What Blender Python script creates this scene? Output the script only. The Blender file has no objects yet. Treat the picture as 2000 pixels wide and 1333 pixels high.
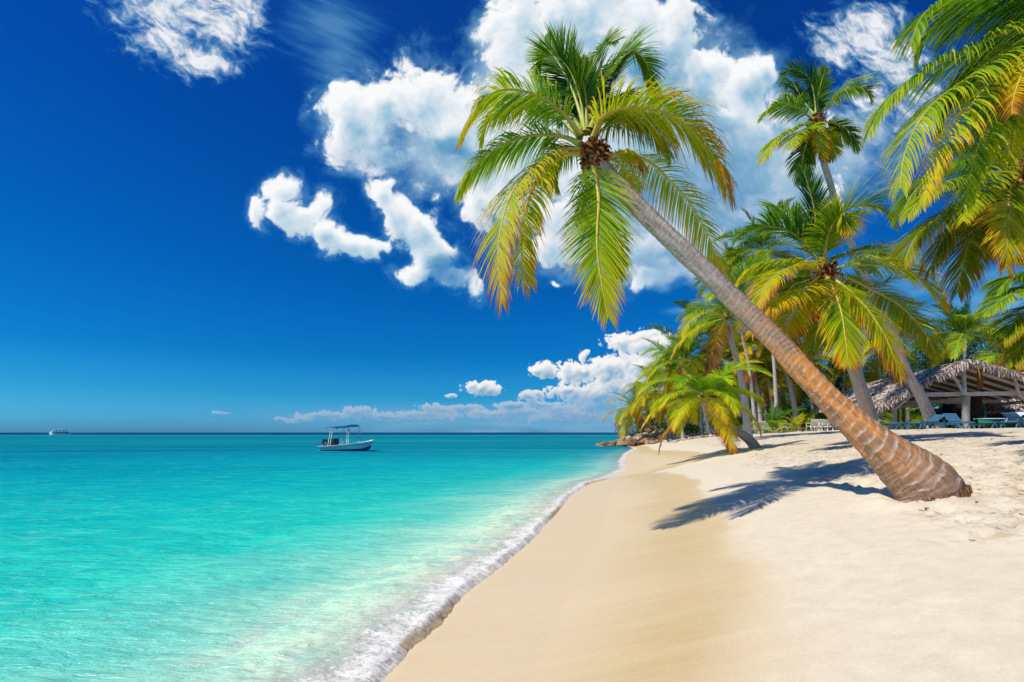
import bpy, math, random
import numpy as np
from mathutils import Vector, Matrix

random.seed(7)
SC = bpy.context.scene
COL = SC.collection
CH = 1.6                      # eye height above the water


def P(px, py, D):             # a point of the photograph (2000 px wide) at a distance D
    return Vector(((px - 1000) / 1000 * D, D, CH + (845 - py) / 1000 * D))


# ------------------------------------------------------------------ camera, view
cam = bpy.data.cameras.new('camera')
camo = bpy.data.objects.new('camera', cam)
COL.objects.link(camo)
camo.location = (0, 0, CH)
camo.rotation_euler = (math.radians(90), 0, 0)
cam.lens = 18
cam.sensor_width = 36
cam.shift_y = 0.0893
cam.clip_start = .05
cam.clip_end = 20000
SC.camera = camo
SC.view_settings.view_transform = 'Standard'
SC.view_settings.look = 'None'
SC.view_settings.exposure = 0
SC.view_settings.gamma = 1
SC.cycles.max_bounces = 6
SC.cycles.transparent_max_bounces = 8
SC.cycles.sample_clamp_indirect = 4

SUNV = Vector((-0.59, -0.23, 0.78)).normalized()     # towards the sun
sl = bpy.data.lights.new('sun', 'SUN')
sl.energy = 4.75
sl.angle = math.radians(.53)
sl.color = (1, .95, .84)
so = bpy.data.objects.new('sun', sl)
COL.objects.link(so)
so.rotation_euler = SUNV.to_track_quat('Z', 'Y').to_euler()


# ------------------------------------------------------------------ node helper
class NT:
    def __init__(s, tree):
        s.t = tree
        s.n = tree.nodes
        s.l = tree.links

    def put(s, sock, v):
        if v is None:
            return
        if isinstance(v, bpy.types.NodeSocket):
            s.l.new(v, sock)
        else:
            if isinstance(v, (tuple, list, Vector)) and sock.type == 'RGBA' and len(v) == 3:
                v = (*v, 1)
            sock.default_value = v

    def m(s, op, a, b=None, c=None, clamp=False):
        n = s.n.new('ShaderNodeMath')
        n.operation = op
        n.use_clamp = clamp
        for i, v in enumerate((a, b, c)):
            s.put(n.inputs[i], v)
        return n.outputs[0]

    def v(s, op, a, b=None, out=0):
        n = s.n.new('ShaderNodeVectorMath')
        n.operation = op
        s.put(n.inputs[0], a)
        if op == 'SCALE':
            s.put(n.inputs[3], b)
        else:
            s.put(n.inputs[1], b)
        return n.outputs[out]

    def mr(s, x, a, b, c=0., d=1., smooth=False):
        n = s.n.new('ShaderNodeMapRange')
        n.interpolation_type = 'SMOOTHSTEP' if smooth else 'LINEAR'
        for i, v in enumerate((x, a, b, c, d)):
            s.put(n.inputs[i], v)
        return n.outputs[0]

    def noise(s, vec, scale, detail=4., rough=.55, dist=0., out=0):
        n = s.n.new('ShaderNodeTexNoise')
        s.put(n.inputs['Vector'], vec)
        n.inputs['Scale'].default_value = scale
        n.inputs['Detail'].default_value = detail
        n.inputs['Roughness'].default_value = rough
        n.inputs['Distortion'].default_value = dist
        return n.outputs[out]

    def vor(s, vec, scale, feature='F1', detail=0., rough=.5, smooth=None):
        n = s.n.new('ShaderNodeTexVoronoi')
        n.feature = feature
        s.put(n.inputs['Vector'], vec)
        n.inputs['Scale'].default_value = scale
        n.inputs['Detail'].default_value = detail
        n.inputs['Roughness'].default_value = rough
        if feature == 'SMOOTH_F1' and smooth is not None:
            n.inputs['Smoothness'].default_value = smooth
        return n.outputs[0]

    def map(s, vec, loc=(0, 0, 0), rot=(0, 0, 0), scale=(1, 1, 1), typ='POINT'):
        n = s.n.new('ShaderNodeMapping')
        n.vector_type = typ
        s.put(n.inputs[0], vec)
        n.inputs[1].default_value = loc
        n.inputs[2].default_value = rot
        n.inputs[3].default_value = scale
        return n.outputs[0]

    def mix(s, f, a, b, mode='MIX'):
        n = s.n.new('ShaderNodeMix')
        n.data_type = 'RGBA'
        n.blend_type = mode
        s.put(n.inputs[0], f)
        s.put(n.inputs[6], a)
        s.put(n.inputs[7], b)
        return n.outputs[2]

    def ramp(s, f, stops, interp='LINEAR'):
        n = s.n.new('ShaderNodeValToRGB')
        e = n.color_ramp.elements
        n.color_ramp.interpolation = interp
        while len(e) < len(stops):
            e.new(0.5)
        for i, (p, c) in enumerate(stops):
            e[i].position = p
            e[i].color = (*c, 1) if len(c) == 3 else c
        s.put(n.inputs[0], f)
        return n.outputs[0]

    def sep(s, v):
        n = s.n.new('ShaderNodeSeparateXYZ')
        s.put(n.inputs[0], v)
        return n.outputs

    def comb(s, x, y, z):
        n = s.n.new('ShaderNodeCombineXYZ')
        for i, v in enumerate((x, y, z)):
            s.put(n.inputs[i], v)
        return n.outputs[0]

    def attr(s, name, out='Color'):
        n = s.n.new('ShaderNodeAttribute')
        n.attribute_name = name
        return n.outputs[out]

    def bump(s, h, strength, dist):
        n = s.n.new('ShaderNodeBump')
        n.inputs['Strength'].default_value = strength
        n.inputs['Distance'].default_value = dist
        s.put(n.inputs['Height'], h)
        return n.outputs[0]

    def pos(s):
        return s.n.new('ShaderNodeNewGeometry').outputs['Position']

    def objc(s):
        return s.n.new('ShaderNodeTexCoord').outputs['Object']


# ------------------------------------------------------------------ world: sky and clouds
def srgb(r, g, b):
    f = lambda c: (c / 255 / 12.92) if c <= 10 else ((c / 255 + .055) / 1.055) ** 2.4
    return (f(r), f(g), f(b))


def build_world():
    w = bpy.data.worlds.new('World')
    SC.world = w
    w.use_nodes = True
    w.node_tree.nodes.clear()
    t = NT(w.node_tree)
    out = t.n.new('ShaderNodeOutputWorld')
    bg = t.n.new('ShaderNodeBackground')
    t.l.new(bg.outputs[0], out.inputs[0])
    bg.inputs[1].default_value = .1
    st = t.n.new('ShaderNodeTexSky')
    st.sky_type = 'NISHITA'
    st.sun_disc = False
    st.sun_elevation = math.asin(SUNV.z)
    st.sun_rotation = math.atan2(SUNV.x, SUNV.y)
    d = t.n.new('ShaderNodeTexCoord').outputs['Generated']
    x, y, z = t.sep(d)
    el = t.mr(z, 0, .7)
    # clear dry tropical air: deepen the sky towards blue with height
    tint = t.ramp(el, [(0, (.11, .42, .92)), (.03, (.085, .42, .90)), (.1, (.030, .31, .62)), (.2, (.007, .225, .52)),
                       (.42, (.003, .19, .49)), (.75, (.004, .14, .47)), (1, (.012, .15, .50))])
    sky = t.v('MULTIPLY', st.outputs[0], t.v('SCALE', tint, 2.0))
    below = t.mr(z, -.02, -.0)
    col = t.mix(below, (1.5, 3.2, 4.2), sky)
    t.l.new(col, bg.inputs[0])


build_world()


def nrm(a):
    return a / np.maximum(np.linalg.norm(a, axis=-1, keepdims=True), 1e-9)


def perlin(x, y, seed=0):
    ix, iy = np.floor(x), np.floor(y)
    fx, fy = x - ix, y - iy
    ux = fx * fx * fx * (fx * (fx * 6 - 15) + 10)
    uy = fy * fy * fy * (fy * (fy * 6 - 15) + 10)

    def g(a, b):
        an = hash2(ix + a, iy + b, seed) * 2 * math.pi
        return np.cos(an) * (fx - a) + np.sin(an) * (fy - b)
    a, b, c, d = g(0, 0), g(1, 0), g(0, 1), g(1, 1)
    return ((a * (1 - ux) + b * ux) * (1 - uy) + (c * (1 - ux) + d * ux) * uy) * 1.4


def pfbm(x, y, o=5, seed=0, g=.5, billow=False):
    s, a, tot = 0, 1., 0
    for i in range(o):
        c, sn = math.cos(.7 * i + .3), math.sin(.7 * i + .3)
        n = perlin((x * c - y * sn) * 2.03 ** i + 31.7 * i, (x * sn + y * c) * 2.03 ** i + 11.3 * i, seed + i)
        if billow:
            n = np.abs(n) * 2 - .55
        s = s + a * n
        tot += a
        a *= g
    return s / tot


def blur(a, r):
    for ax in (0, 1):
        for _ in range(2):
            p = np.pad(a, [(r + 1, r) if k == ax else (0, 0) for k in (0, 1)], mode='edge')
            c = np.cumsum(p, axis=ax)
            a = (np.take(c, range(2 * r + 1, c.shape[ax]), axis=ax) - np.take(c, range(0, c.shape[ax] - 2 * r - 1), axis=ax)) / (2 * r + 1)
    return a


def build_clouds():
    ST = 1.45
    PX = np.arange(-60, 2120, ST)
    PY = np.arange(-60, 846, ST)
    X, Y = np.meshgrid(PX, PY)

    def cov(lst, x, y):
        acc = np.full(x.shape, -2.)
        for (cx, cy, rx, ry, *r) in lst:
            a = math.radians(r[0]) if r else 0
            amp = r[1] if len(r) > 1 else 1
            dx, dy = x - cx, y - cy
            u = (dx * math.cos(a) + dy * math.sin(a)) / rx
            v = (-dx * math.sin(a) + dy * math.cos(a)) / ry
            f = amp * (1 - np.sqrt(u * u + v * v))
            m = np.maximum(acc, f)
            k = .18
            h = np.clip(k - np.abs(acc - f), 0, None) / k
            acc = m + h * h * k * .25
        return acc

    def cumulus(lst, sc, warp, seed, amp=.75, edge=.16, rag=.25, off=.14):
        wx = X + warp * pfbm(X / (sc * 2), Y / (sc * 2), 4, seed + 50)
        wy = Y + warp * pfbm(X / (sc * 2) + 9, Y / (sc * 2) + 4, 4, seed + 60)
        C = cov(lst, wx, wy)
        bl = pfbm(wx / sc, wy / sc, 6, seed, .55, True)
        fb = pfbm(wx / sc * .8, wy / sc * .8, 6, seed + 20, .6)
        dn = C + amp * bl + rag * fb + off
        al = sstep(0, edge, dn)
        th = np.clip(dn, 0, 1.3)
        return dn, al, th

    def light(th, al, n, step, k, lx=-.45, ly=-.9):
        T = np.zeros_like(th)
        for i in range(1, n + 1):
            sx, sy = int(round(lx * step * i / ST)), int(round(ly * step * i / ST))
            T += np.roll(np.roll(th * al, -sy, 0), -sx, 1)
        return np.exp(-T / n * k)

    def relief(th, r, lx=-.45, ly=-.9):
        a = blur(th, r) if r else th
        gy, gx = np.gradient(a, ST)
        return gx * lx + gy * ly                 # >0: surface falls away from the light

    big = [(835, 190, 125, 92), (760, 205, 90, 60), (700, 240, 85, 70, 20), (725, 300, 90, 40, 0, .75), (900, 250, 100, 70), (1010, 50, 75, 150), (1130, 30, 150, 130),
           (1050, 170, 140, 95), (1230, 90, 150, 130), (1325, 60, 62, 80), (1380, 140, 62, 50), (1455, 160, 75, 62), (1490, 135, 42, 40),
           (1430, 240, 110, 90), (1000, 320, 190, 110), (1200, 290, 260, 180), (1400, 330, 190, 140), (1130, 440, 160, 70), (960, 400, 80, 42, 20, .85),
           (1300, 480, 150, 60, 0, .8), (1270, 535, 70, 26, 0, .9), (1100, 485, 90, 40, 0, .9),
           (552, 370, 38, 30), (512, 412, 24, 34, 0, .9), (560, 405, 36, 34), (603, 418, 50, 34, -25), (640, 455, 56, 24, 25), (700, 487, 62, 24, 0), (752, 372, 40, 32), (778, 415, 40, 55, -25),
           (815, 455, 50, 55, -35), (852, 510, 50, 42, -30), (800, 540, 48, 28), (916, 545, 17, 30, -20, .8), (880, 545, 45, 24, 0, .9), (890, 340, 60, 28, 0, .6),
           (1560, 300, 90, 80, 0, .55), (1500, 420, 120, 70, 0, .55), (1085, 556, 12, 6, 0, .5)]
    d1, a1, t1 = cumulus(big, 62, 38, 3, .52, .42, .70, .06)
    soft = np.clip(cov([(1400, 340, 200, 150), (1500, 420, 170, 110), (1300, 500, 160, 70), (1560, 300, 110, 100), (890, 530, 60, 50), (1180, 440, 200, 60, 0, .6), (860, 330, 120, 50, 0, .7), (700, 300, 80, 50, 0, .6)], X, Y), 0, 1)
    a1 = a1 * (1 - .35 * sstep(0, .6, soft)) * sstep(0, .35 + .5 * sstep(0, .5, soft), d1 + .12)
    li = light(t1, a1, 12, 5, 1.15)
    rl = np.clip(-relief(t1, 3) * 14, -1, 1) * .16 + np.clip(-relief(t1, 10) * 30, -1, 1) * .26
    dk = np.clip(cov([(1400, 350, 200, 150, 0, 1.2), (1330, 240, 120, 110), (1290, 150, 100, 80, 0, .8), (1250, 400, 160, 100), (1500, 420, 160, 110, 0, 1.2), (870, 530, 55, 50, 0, 1.1), (790, 490, 40, 50, 0, .5),
                      (880, 300, 110, 50, 0, .9), (780, 300, 100, 40, 0, .8), (1180, 200, 110, 70, 0, .45), (1350, 520, 160, 60)], X + 30 * pfbm(X / 90, Y / 90, 4, 8), Y + 30 * pfbm(X / 90 + 5, Y / 90, 4, 9)), 0, 1)
    b1 = .30 + .72 * li ** .55 + rl - .62 * sstep(0, .8, dk) - .12 * sstep(.5, 1.1, t1) + .12 * sstep(.3, 0, t1)
    # fine cottony mottling
    b1 += .10 * pfbm(X / 16, Y / 16, 4, 71) * (1 + dk)

    sm = [(1262, 672, 52, 30), (1215, 668, 34, 22), (1305, 678, 46, 32), (1130, 728, 58, 26), (1062, 722, 34, 18), (1195, 722, 60, 34), (1265, 725, 80, 55), (1230, 760, 120, 40),
          (1141, 696, 12, 13, 0, .9), (944, 760, 38, 16), (925, 755, 20, 12), (1030, 775, 26, 11), (1050, 770, 16, 8), (884, 773, 18, 5), (697, 803, 32, 13), (650, 812, 46, 9), (585, 820, 46, 6),
          (860, 800, 50, 10, 5, .9), (830, 810, 100, 10, 0, .8), (1000, 793, 40, 9), (1020, 806, 70, 10), (1090, 800, 60, 13), (1170, 795, 80, 20), (1110, 765, 60, 16, 0, .8),
          (430, 806, 20, 4, 0, .8), (1180, 775, 100, 30), (620, 814, 50, 8), (760, 815, 60, 8), (905, 797, 46, 8), (960, 808, 70, 9), (1120, 810, 120, 14), (1060, 790, 50, 9)]
    d2, a2, t2 = cumulus(sm, 19, 9, 13, .66, .18, .32, .02)
    l2 = light(t2, a2, 10, 2.2, 1.3)
    r2 = np.clip(-relief(t2, 1) * 6, -1, 1) * .30 + np.clip(-relief(t2, 3) * 10, -1, 1) * .20
    b2 = .36 + .62 * l2 ** .6 + r2
    low = sstep(740, 815, Y)
    b2 = b2 - .22 * sstep(.25, .9, t2) * sstep(690, 760, Y)

    wx, wy = X + 26 * pfbm(X / 70, Y / 70, 4, 81), Y + 26 * pfbm(X / 70, Y / 70, 4, 82)
    C3 = cov([(340, 10, 150, 85), (430, 50, 95, 95), (330, 80, 95, 60), (395, 115, 80, 48), (470, 10, 75, 85), (250, 20, 60, 30, 0, .8),
              (1690, 70, 105, 80), (1750, 110, 95, 85), (1640, 95, 62, 48), (1700, 190, 80, 60, 0, .8), (1670, 250, 80, 60, 0, .6), (1790, 200, 80, 120, 0, .7), (1590, 50, 30, 30, 0, .4)], wx, wy)
    n3 = pfbm((wx * .8 + wy * .5) / 40, (wy * .8 - wx * .5) / 20, 6, 83, .62)
    dn3 = C3 * 1.0 + .85 * n3 - .06
    a3 = sstep(-.15, .95, dn3) ** .9 * .9
    C4 = cov([(640, 50, 120, 90), (660, 190, 60, 110, -12), (660, 110, 80, 110), (640, 235, 50, 60)], X, Y)
    n4 = pfbm((X * .9 + Y * .35) / 110, (Y * .9 - X * .35) / 17, 6, 85, .58)
    a4 = sstep(-.05, 1.1, C4 + .55 * n4) * .42
    n5 = pfbm((X * .96 - Y * .26) / 260, (Y * .96 + X * .26) / 40, 6, 87, .55)
    C5 = cov([(1960, 600, 330, 130), (1760, 520, 200, 60, 0, .7), (1345, 607, 60, 12, 0, .8), (1640, 600, 200, 60, 0, .6)], X, Y)
    a5 = sstep(0, .9, C5 + .8 * n5) * .55
    # haze of far cloud hanging just over the sea
    a6 = sstep(782, 815, Y) * sstep(250, 1050, X) * .78 * (.65 + .8 * np.clip(pfbm(X / 120, Y / 14, 5, 89) + .2, -.5, .8))
    a6 = np.clip(a6, 0, .8)

    def tone(b, stops):
        b = np.clip(b, 0, 1)
        xs = [s[0] for s in stops]
        return np.stack([np.interp(b, xs, [s[1][k] for s in stops]) for k in range(3)], -1)
    big_t = [(0, srgb(70, 140, 190)), (.3, srgb(118, 172, 205)), (.55, srgb(170, 203, 224)), (.8, srgb(222, 232, 240)), (1, srgb(250, 251, 252))]
    sm_t = [(0, srgb(98, 150, 190)), (.35, srgb(135, 172, 202)), (.6, srgb(178, 200, 218)), (.85, srgb(226, 231, 236)), (1, srgb(248, 246, 244))]
    lo_t = [(0, srgb(105, 150, 190)), (.5, srgb(140, 165, 197)), (1, srgb(205, 200, 212))]
    rgb = np.zeros(X.shape + (3,))
    al = np.zeros(X.shape)

    def over(c, a):
        nonlocal rgb, al
        c = np.broadcast_to(np.array(c), rgb.shape)
        na = a + al * (1 - a)
        rgb = (c * a[..., None] + rgb * (al * (1 - a))[..., None]) / np.maximum(na, 1e-6)[..., None]
        al = na
    over(srgb(128, 172, 206), a6)
    over(srgb(135, 185, 220), a5)
    over(srgb(150, 192, 226), a4)
    over(tone(.62 + .25 * sstep(0, .8, dn3) + .5 * n3, big_t), a3)
    c2 = tone(b2, sm_t) * (1 - low[..., None]) + tone(b2, lo_t) * low[..., None]
    over(c2, a2 * (1 - .50 * low))
    fr_ = pfbm(X / 34, Y / 34, 6, 97, .62)
    a1 = np.clip(a1 - .42 * (1 - a1) * sstep(-.05, .3, fr_) * 1.2, 0, 1)
    hal = sstep(-.42, .35, d1) * .38 * sstep(-.25, .5, fr_ + .25)
    over(srgb(176, 208, 232), hal)
    vl = cov([(1250, 320, 330, 230), (1480, 330, 200, 170), (880, 290, 150, 110, 0, .9), (720, 250, 100, 110, 0, .8), (1200, 120, 260, 170), (1450, 180, 100, 80), (1300, 500, 200, 70), (1000, 120, 110, 130), (1640, 300, 150, 130, 0, .7)], wx, wy)
    vl = sstep(-.12, .45, vl + .5 * pfbm(X / 120, Y / 90, 6, 98, .6) - .05)
    over(tone(.56 + .30 * pfbm(X / 80, Y / 60, 5, 99) + 0 * X, big_t), vl * .72)
    over(tone(b1, big_t), np.clip(a1 * .985, 0, 1))
    al = al * sstep(-60, -40, Y)
    thin = (sstep(0., .95, al) * .85 + .15)[..., None]          # thin vapour scatters bluer than thick cloud
    thin = np.where((Y > 640)[..., None], np.maximum(thin, .75), thin)
    rgb = np.where(al[..., None] > .01, np.array([.035, .40, .72]) * (1 - thin) + rgb * thin, rgb)
    rgb = np.where(al[..., None] < .01, np.array(srgb(150, 192, 226)), rgb)
    i = np.arange(X.size).reshape(X.shape)
    F = np.stack([i[:-1, :-1], i[1:, :-1], i[1:, 1:], i[:-1, 1:]], -1).reshape(-1, 4)
    af = al.ravel()
    F = F[(af[F] > .004).any(1)]
    used = np.zeros(X.size, bool)
    used[F.ravel()] = True
    idx = np.cumsum(used) - 1
    F = idx[F]
    dv = np.stack([(X.ravel() - 1000) / 1000, np.ones(X.size), (845 - Y.ravel()) / 1000], -1)[used]
    dv = nrm(dv) * 12000
    dv[:, 2] += CH
    m, t, o = mat('cloud')
    a = t.n.new('ShaderNodeAttribute')
    a.attribute_name = 'cloud'
    em = t.n.new('ShaderNodeEmission')
    t.l.new(a.outputs['Color'], em.inputs[0])
    tr = t.n.new('ShaderNodeBsdfTransparent')
    mx = t.n.new('ShaderNodeMixShader')
    t.l.new(a.outputs['Alpha'], mx.inputs[0])
    t.l.new(tr.outputs[0], mx.inputs[1])
    t.l.new(em.outputs[0], mx.inputs[2])
    t.l.new(mx.outputs[0], o.inputs[0])
    try:
        m.cycles.emission_sampling = 'NONE'
    except Exception:
        pass
    A = np.concatenate([rgb.reshape(-1, 3), af[:, None]], 1)[used]
    me = npmesh('sky_clouds', dv, F, [m], True, {'cloud': A})
    tag(link('sky_clouds', me), kind='structure')


# ------------------------------------------------------------------ materials
def mat(name):
    m = bpy.data.materials.new(name)
    m.use_nodes = True
    m.node_tree.nodes.clear()
    t = NT(m.node_tree)
    o = t.n.new('ShaderNodeOutputMaterial')
    return m, t, o


def princ(t, o, col, rough=.6, spec=.3, normal=None, **kw):
    p = t.n.new('ShaderNodeBsdfPrincipled')
    t.put(p.inputs['Base Color'], col)
    t.put(p.inputs['Roughness'], rough)
    t.put(p.inputs['Specular IOR Level'], spec)
    if normal is not None:
        t.put(p.inputs['Normal'], normal)
    for k, v in kw.items():
        t.put(p.inputs[k.replace('_', ' ')], v)
    if o is not None:
        t.l.new(p.outputs[0], o.inputs[0])
    return p


def worn(name, c, rough=.55, var=.25, scale=6., spec=.3, bump=.3):
    m, t, o = mat(name)
    q = t.objc()
    n = t.noise(q, scale, 5, .6)
    n2 = t.noise(q, scale * 7, 3, .6)
    f = t.mr(t.m('ADD', t.m('MULTIPLY', n, .7), t.m('MULTIPLY', n2, .3)), .3, .7, 1 - var, 1 + var * .4)
    cc = t.v('SCALE', c, f)
    princ(t, o, cc, rough, spec, t.bump(n2, bump, .01))
    return m


def leaf_material(name, shift=0.):
    m, t, o = mat(name)
    a = t.attr('leaf')
    tt, s, r = t.sep(a)
    oi = t.n.new('ShaderNodeObjectInfo')
    age, br, _ = t.sep(oi.outputs['Color'])
    rnd = oi.outputs['Random']
    # ripeness 0 young green .. 1 yellow, orange and brown at the tips
    tip = t.m('POWER', s, 2.8)
    rip = t.m('ADD', t.m('MULTIPLY_ADD', age, .54, .04), t.m('MULTIPLY', tip, t.m('MULTIPLY_ADD', age, .58, .05)))
    rip = t.m('ADD', rip, t.m('MULTIPLY', t.m('POWER', tt, 2.5), t.m('MULTIPLY', age, .38)))
    rip = t.m('ADD', rip, t.m('MULTIPLY_ADD', r, .26, -.13 + shift))
    rip = t.m('ADD', rip, t.m('MULTIPLY_ADD', rnd, .12, -.06))
    c = t.ramp(rip, [(0, (.020, .085, .012)), (.16, (.06, .18, .010)), (.34, (.20, .34, .008)), (.50, (.38, .43, .006)), (.68, (.52, .39, .008)), (.84, (.42, .17, .010)), (1, (.20, .08, .02))])
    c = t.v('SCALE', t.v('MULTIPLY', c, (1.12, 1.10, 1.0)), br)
    d = t.n.new('ShaderNodeBsdfPrincipled')
    t.put(d.inputs['Base Color'], c)
    d.inputs['Roughness'].default_value = .5
    d.inputs['Specular IOR Level'].default_value = .22
    tr = t.n.new('ShaderNodeBsdfTranslucent')
    t.put(tr.inputs[0], t.mix(.5, c, t.v('MULTIPLY', c, (1.6, 1.55, .5))))
    mx = t.n.new('ShaderNodeMixShader')
    mx.inputs[0].default_value = .42
    t.l.new(d.outputs[0], mx.inputs[1])
    t.l.new(tr.outputs[0], mx.inputs[2])
    t.l.new(mx.outputs[0], o.inputs[0])
    return m


def rachis_material():
    m, t, o = mat('frond_stem')
    oi = t.n.new('ShaderNodeObjectInfo')
    age, br, _ = t.sep(oi.outputs['Color'])
    c = t.ramp(age, [(0, (.30, .38, .06)), (.4, (.50, .46, .06)), (1, (.62, .42, .05))])
    n = t.noise(t.objc(), 12, 4)
    princ(t, o, t.v('SCALE', c, t.mr(n, .3, .7, .7, 1.1)), .45, .4)
    return m


M_LEAF = leaf_material('palm_leaf')
M_RACH = rachis_material()


def bark_material(name, lo, hi, orange=0., ring=.09, line=(.62, .56, .50)):
    m, t, o = mat(name)
    v, ang, fr = t.sep(t.attr('trunk'))
    ca = t.m('COSINE', ang)
    sa = t.m('SINE', ang)
    q = t.comb(ca, sa, t.m('MULTIPLY', v, 1.2))
    n = t.noise(q, 2.2, 5, .6)
    q2 = t.comb(t.m('MULTIPLY', ca, 14), t.m('MULTIPLY', sa, 14), t.m('MULTIPLY', v, 5.))
    fib = t.noise(q2, 1.4, 4, .65)
    ph = t.m('ADD', t.m('DIVIDE', v, ring), t.m('MULTIPLY_ADD', t.noise(q, .9, 2), 1.6, 0))
    if orange:
        ph = t.m('ADD', ph, t.m('MULTIPLY', t.m('MAXIMUM', t.m('SUBTRACT', fr, .35), 0.), 46.))
    ph = t.m('ADD', ph, t.m('ADD', t.m('MULTIPLY', ca, .45), t.m('MULTIPLY', fib, .22)))
    f = t.m('FRACT', ph)
    edge = t.m('MINIMUM', f, t.m('SUBTRACT', 1., f))
    ln = t.mr(t.m('ADD', f, t.m('MULTIPLY', fib, .30)), .52, .10, smooth=True)
    ln = t.m('MULTIPLY', ln, t.mr(t.noise(q, 3, 4), .36, .62, .12, 1))
    base = t.mix(t.mr(t.m('ADD', t.m('MULTIPLY', n, .6), t.m('MULTIPLY', fib, .4)), .32, .68), lo, hi)
    if orange:
        om = t.m('MULTIPLY', t.mr(t.noise(t.comb(ca, sa, t.m('MULTIPLY', v, 1.6)), 1.5, 4, .6), .40, .62, smooth=True), t.m('MULTIPLY', t.mr(fr, .08, .20), t.mr(fr, .62, .42)))
        om = t.m('MULTIPLY', om, orange)
        base = t.mix(om, base, t.mix(fib, (.74, .23, .035), (.66, .34, .11)))
        base = t.mix(t.mr(fr, .40, .62), base, t.mix(t.mr(n, .35, .65), (.26, .215, .18), (.50, .44, .39)))
        ln = t.m('MULTIPLY', ln, t.mr(fr, .3, .55, 1, .5))
    c = t.mix(t.m('MULTIPLY', ln, .85), base, line)
    sp = t.mr(fib, .30, .42, .35, 1)
    c = t.v('SCALE', c, sp)
    h = t.m('ADD', t.m('MULTIPLY', f, .6), t.m('MULTIPLY', fib, .8))
    princ(t, o, c, .85, .15, t.bump(h, .55, .02))
    return m


M_BARK_MAIN = bark_material('leaning_palm_bark', (.17, .095, .058), (.44, .28, .17), 1.1, .11, (.74, .60, .50))
M_BARK_UP = bark_material('weathered_palm_bark', (.24, .19, .15), (.50, .41, .34), 0., .055, (.62, .54, .47))
M_BARK = bark_material('grey_palm_bark', (.27, .225, .20), (.62, .54, .49), 0., .13, (.76, .69, .65))
M_FIBRE = worn('palm_fibre', (.20, .075, .03), .85, .6, 14, .1)
M_HUSK = worn('dry_husk', (.30, .12, .04), .8, .5, 12, .1)


# ------------------------------------------------------------------ object helpers
def tag(o, label=None, cat=None, group=None, kind=None):
    if label:
        o['label'] = label
    if cat:
        o['category'] = cat
    if group:
        o['group'] = group
    if kind:
        o['kind'] = kind
    return o


def root(name, loc, label, cat, group=None):
    o = bpy.data.objects.new(name, None)
    COL.objects.link(o)
    o.location = loc
    o.empty_display_size = .2
    return tag(o, label, cat, group)


def link(name, me, parent=None, loc=None):
    o = bpy.data.objects.new(name, me)
    COL.objects.link(o)
    if parent is not None:
        o.parent = parent
    if loc is not None:
        o.location = loc
    return o


def npmesh(name, V, F, mats=(), smooth=True, attrs=None, midx=None):
    V = np.asarray(V, dtype=np.float32)
    me = bpy.data.meshes.new(name)
    if isinstance(F, np.ndarray):
        k = F.shape[1]
        me.vertices.add(len(V))
        me.vertices.foreach_set('co', V.ravel())
        me.loops.add(F.size)
        me.loops.foreach_set('vertex_index', F.astype(np.int32).ravel())
        me.polygons.add(len(F))
        me.polygons.foreach_set('loop_start', np.arange(0, F.size, k, dtype=np.int32))
        me.polygons.foreach_set('loop_total', np.full(len(F), k, dtype=np.int32))
    else:
        me.from_pydata([tuple(map(float, p)) for p in V], [], [tuple(map(int, f)) for f in F])
    me.update(calc_edges=True)
    me.polygons.foreach_set('use_smooth', np.full(len(me.polygons), smooth, dtype=bool))
    if midx is not None:
        me.polygons.foreach_set('material_index', np.asarray(midx, dtype=np.int32))
    for m in mats:
        me.materials.append(m)
    for k, a in (attrs or {}).items():
        at = me.attributes.new(k, 'FLOAT_COLOR', 'POINT')
        a = np.asarray(a, dtype=np.float32)
        if a.shape[1] == 3:
            a = np.hstack([a, np.ones((len(a), 1), np.float32)])
        at.data.foreach_set('color', a.ravel())
    me.update()
    return me


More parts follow.
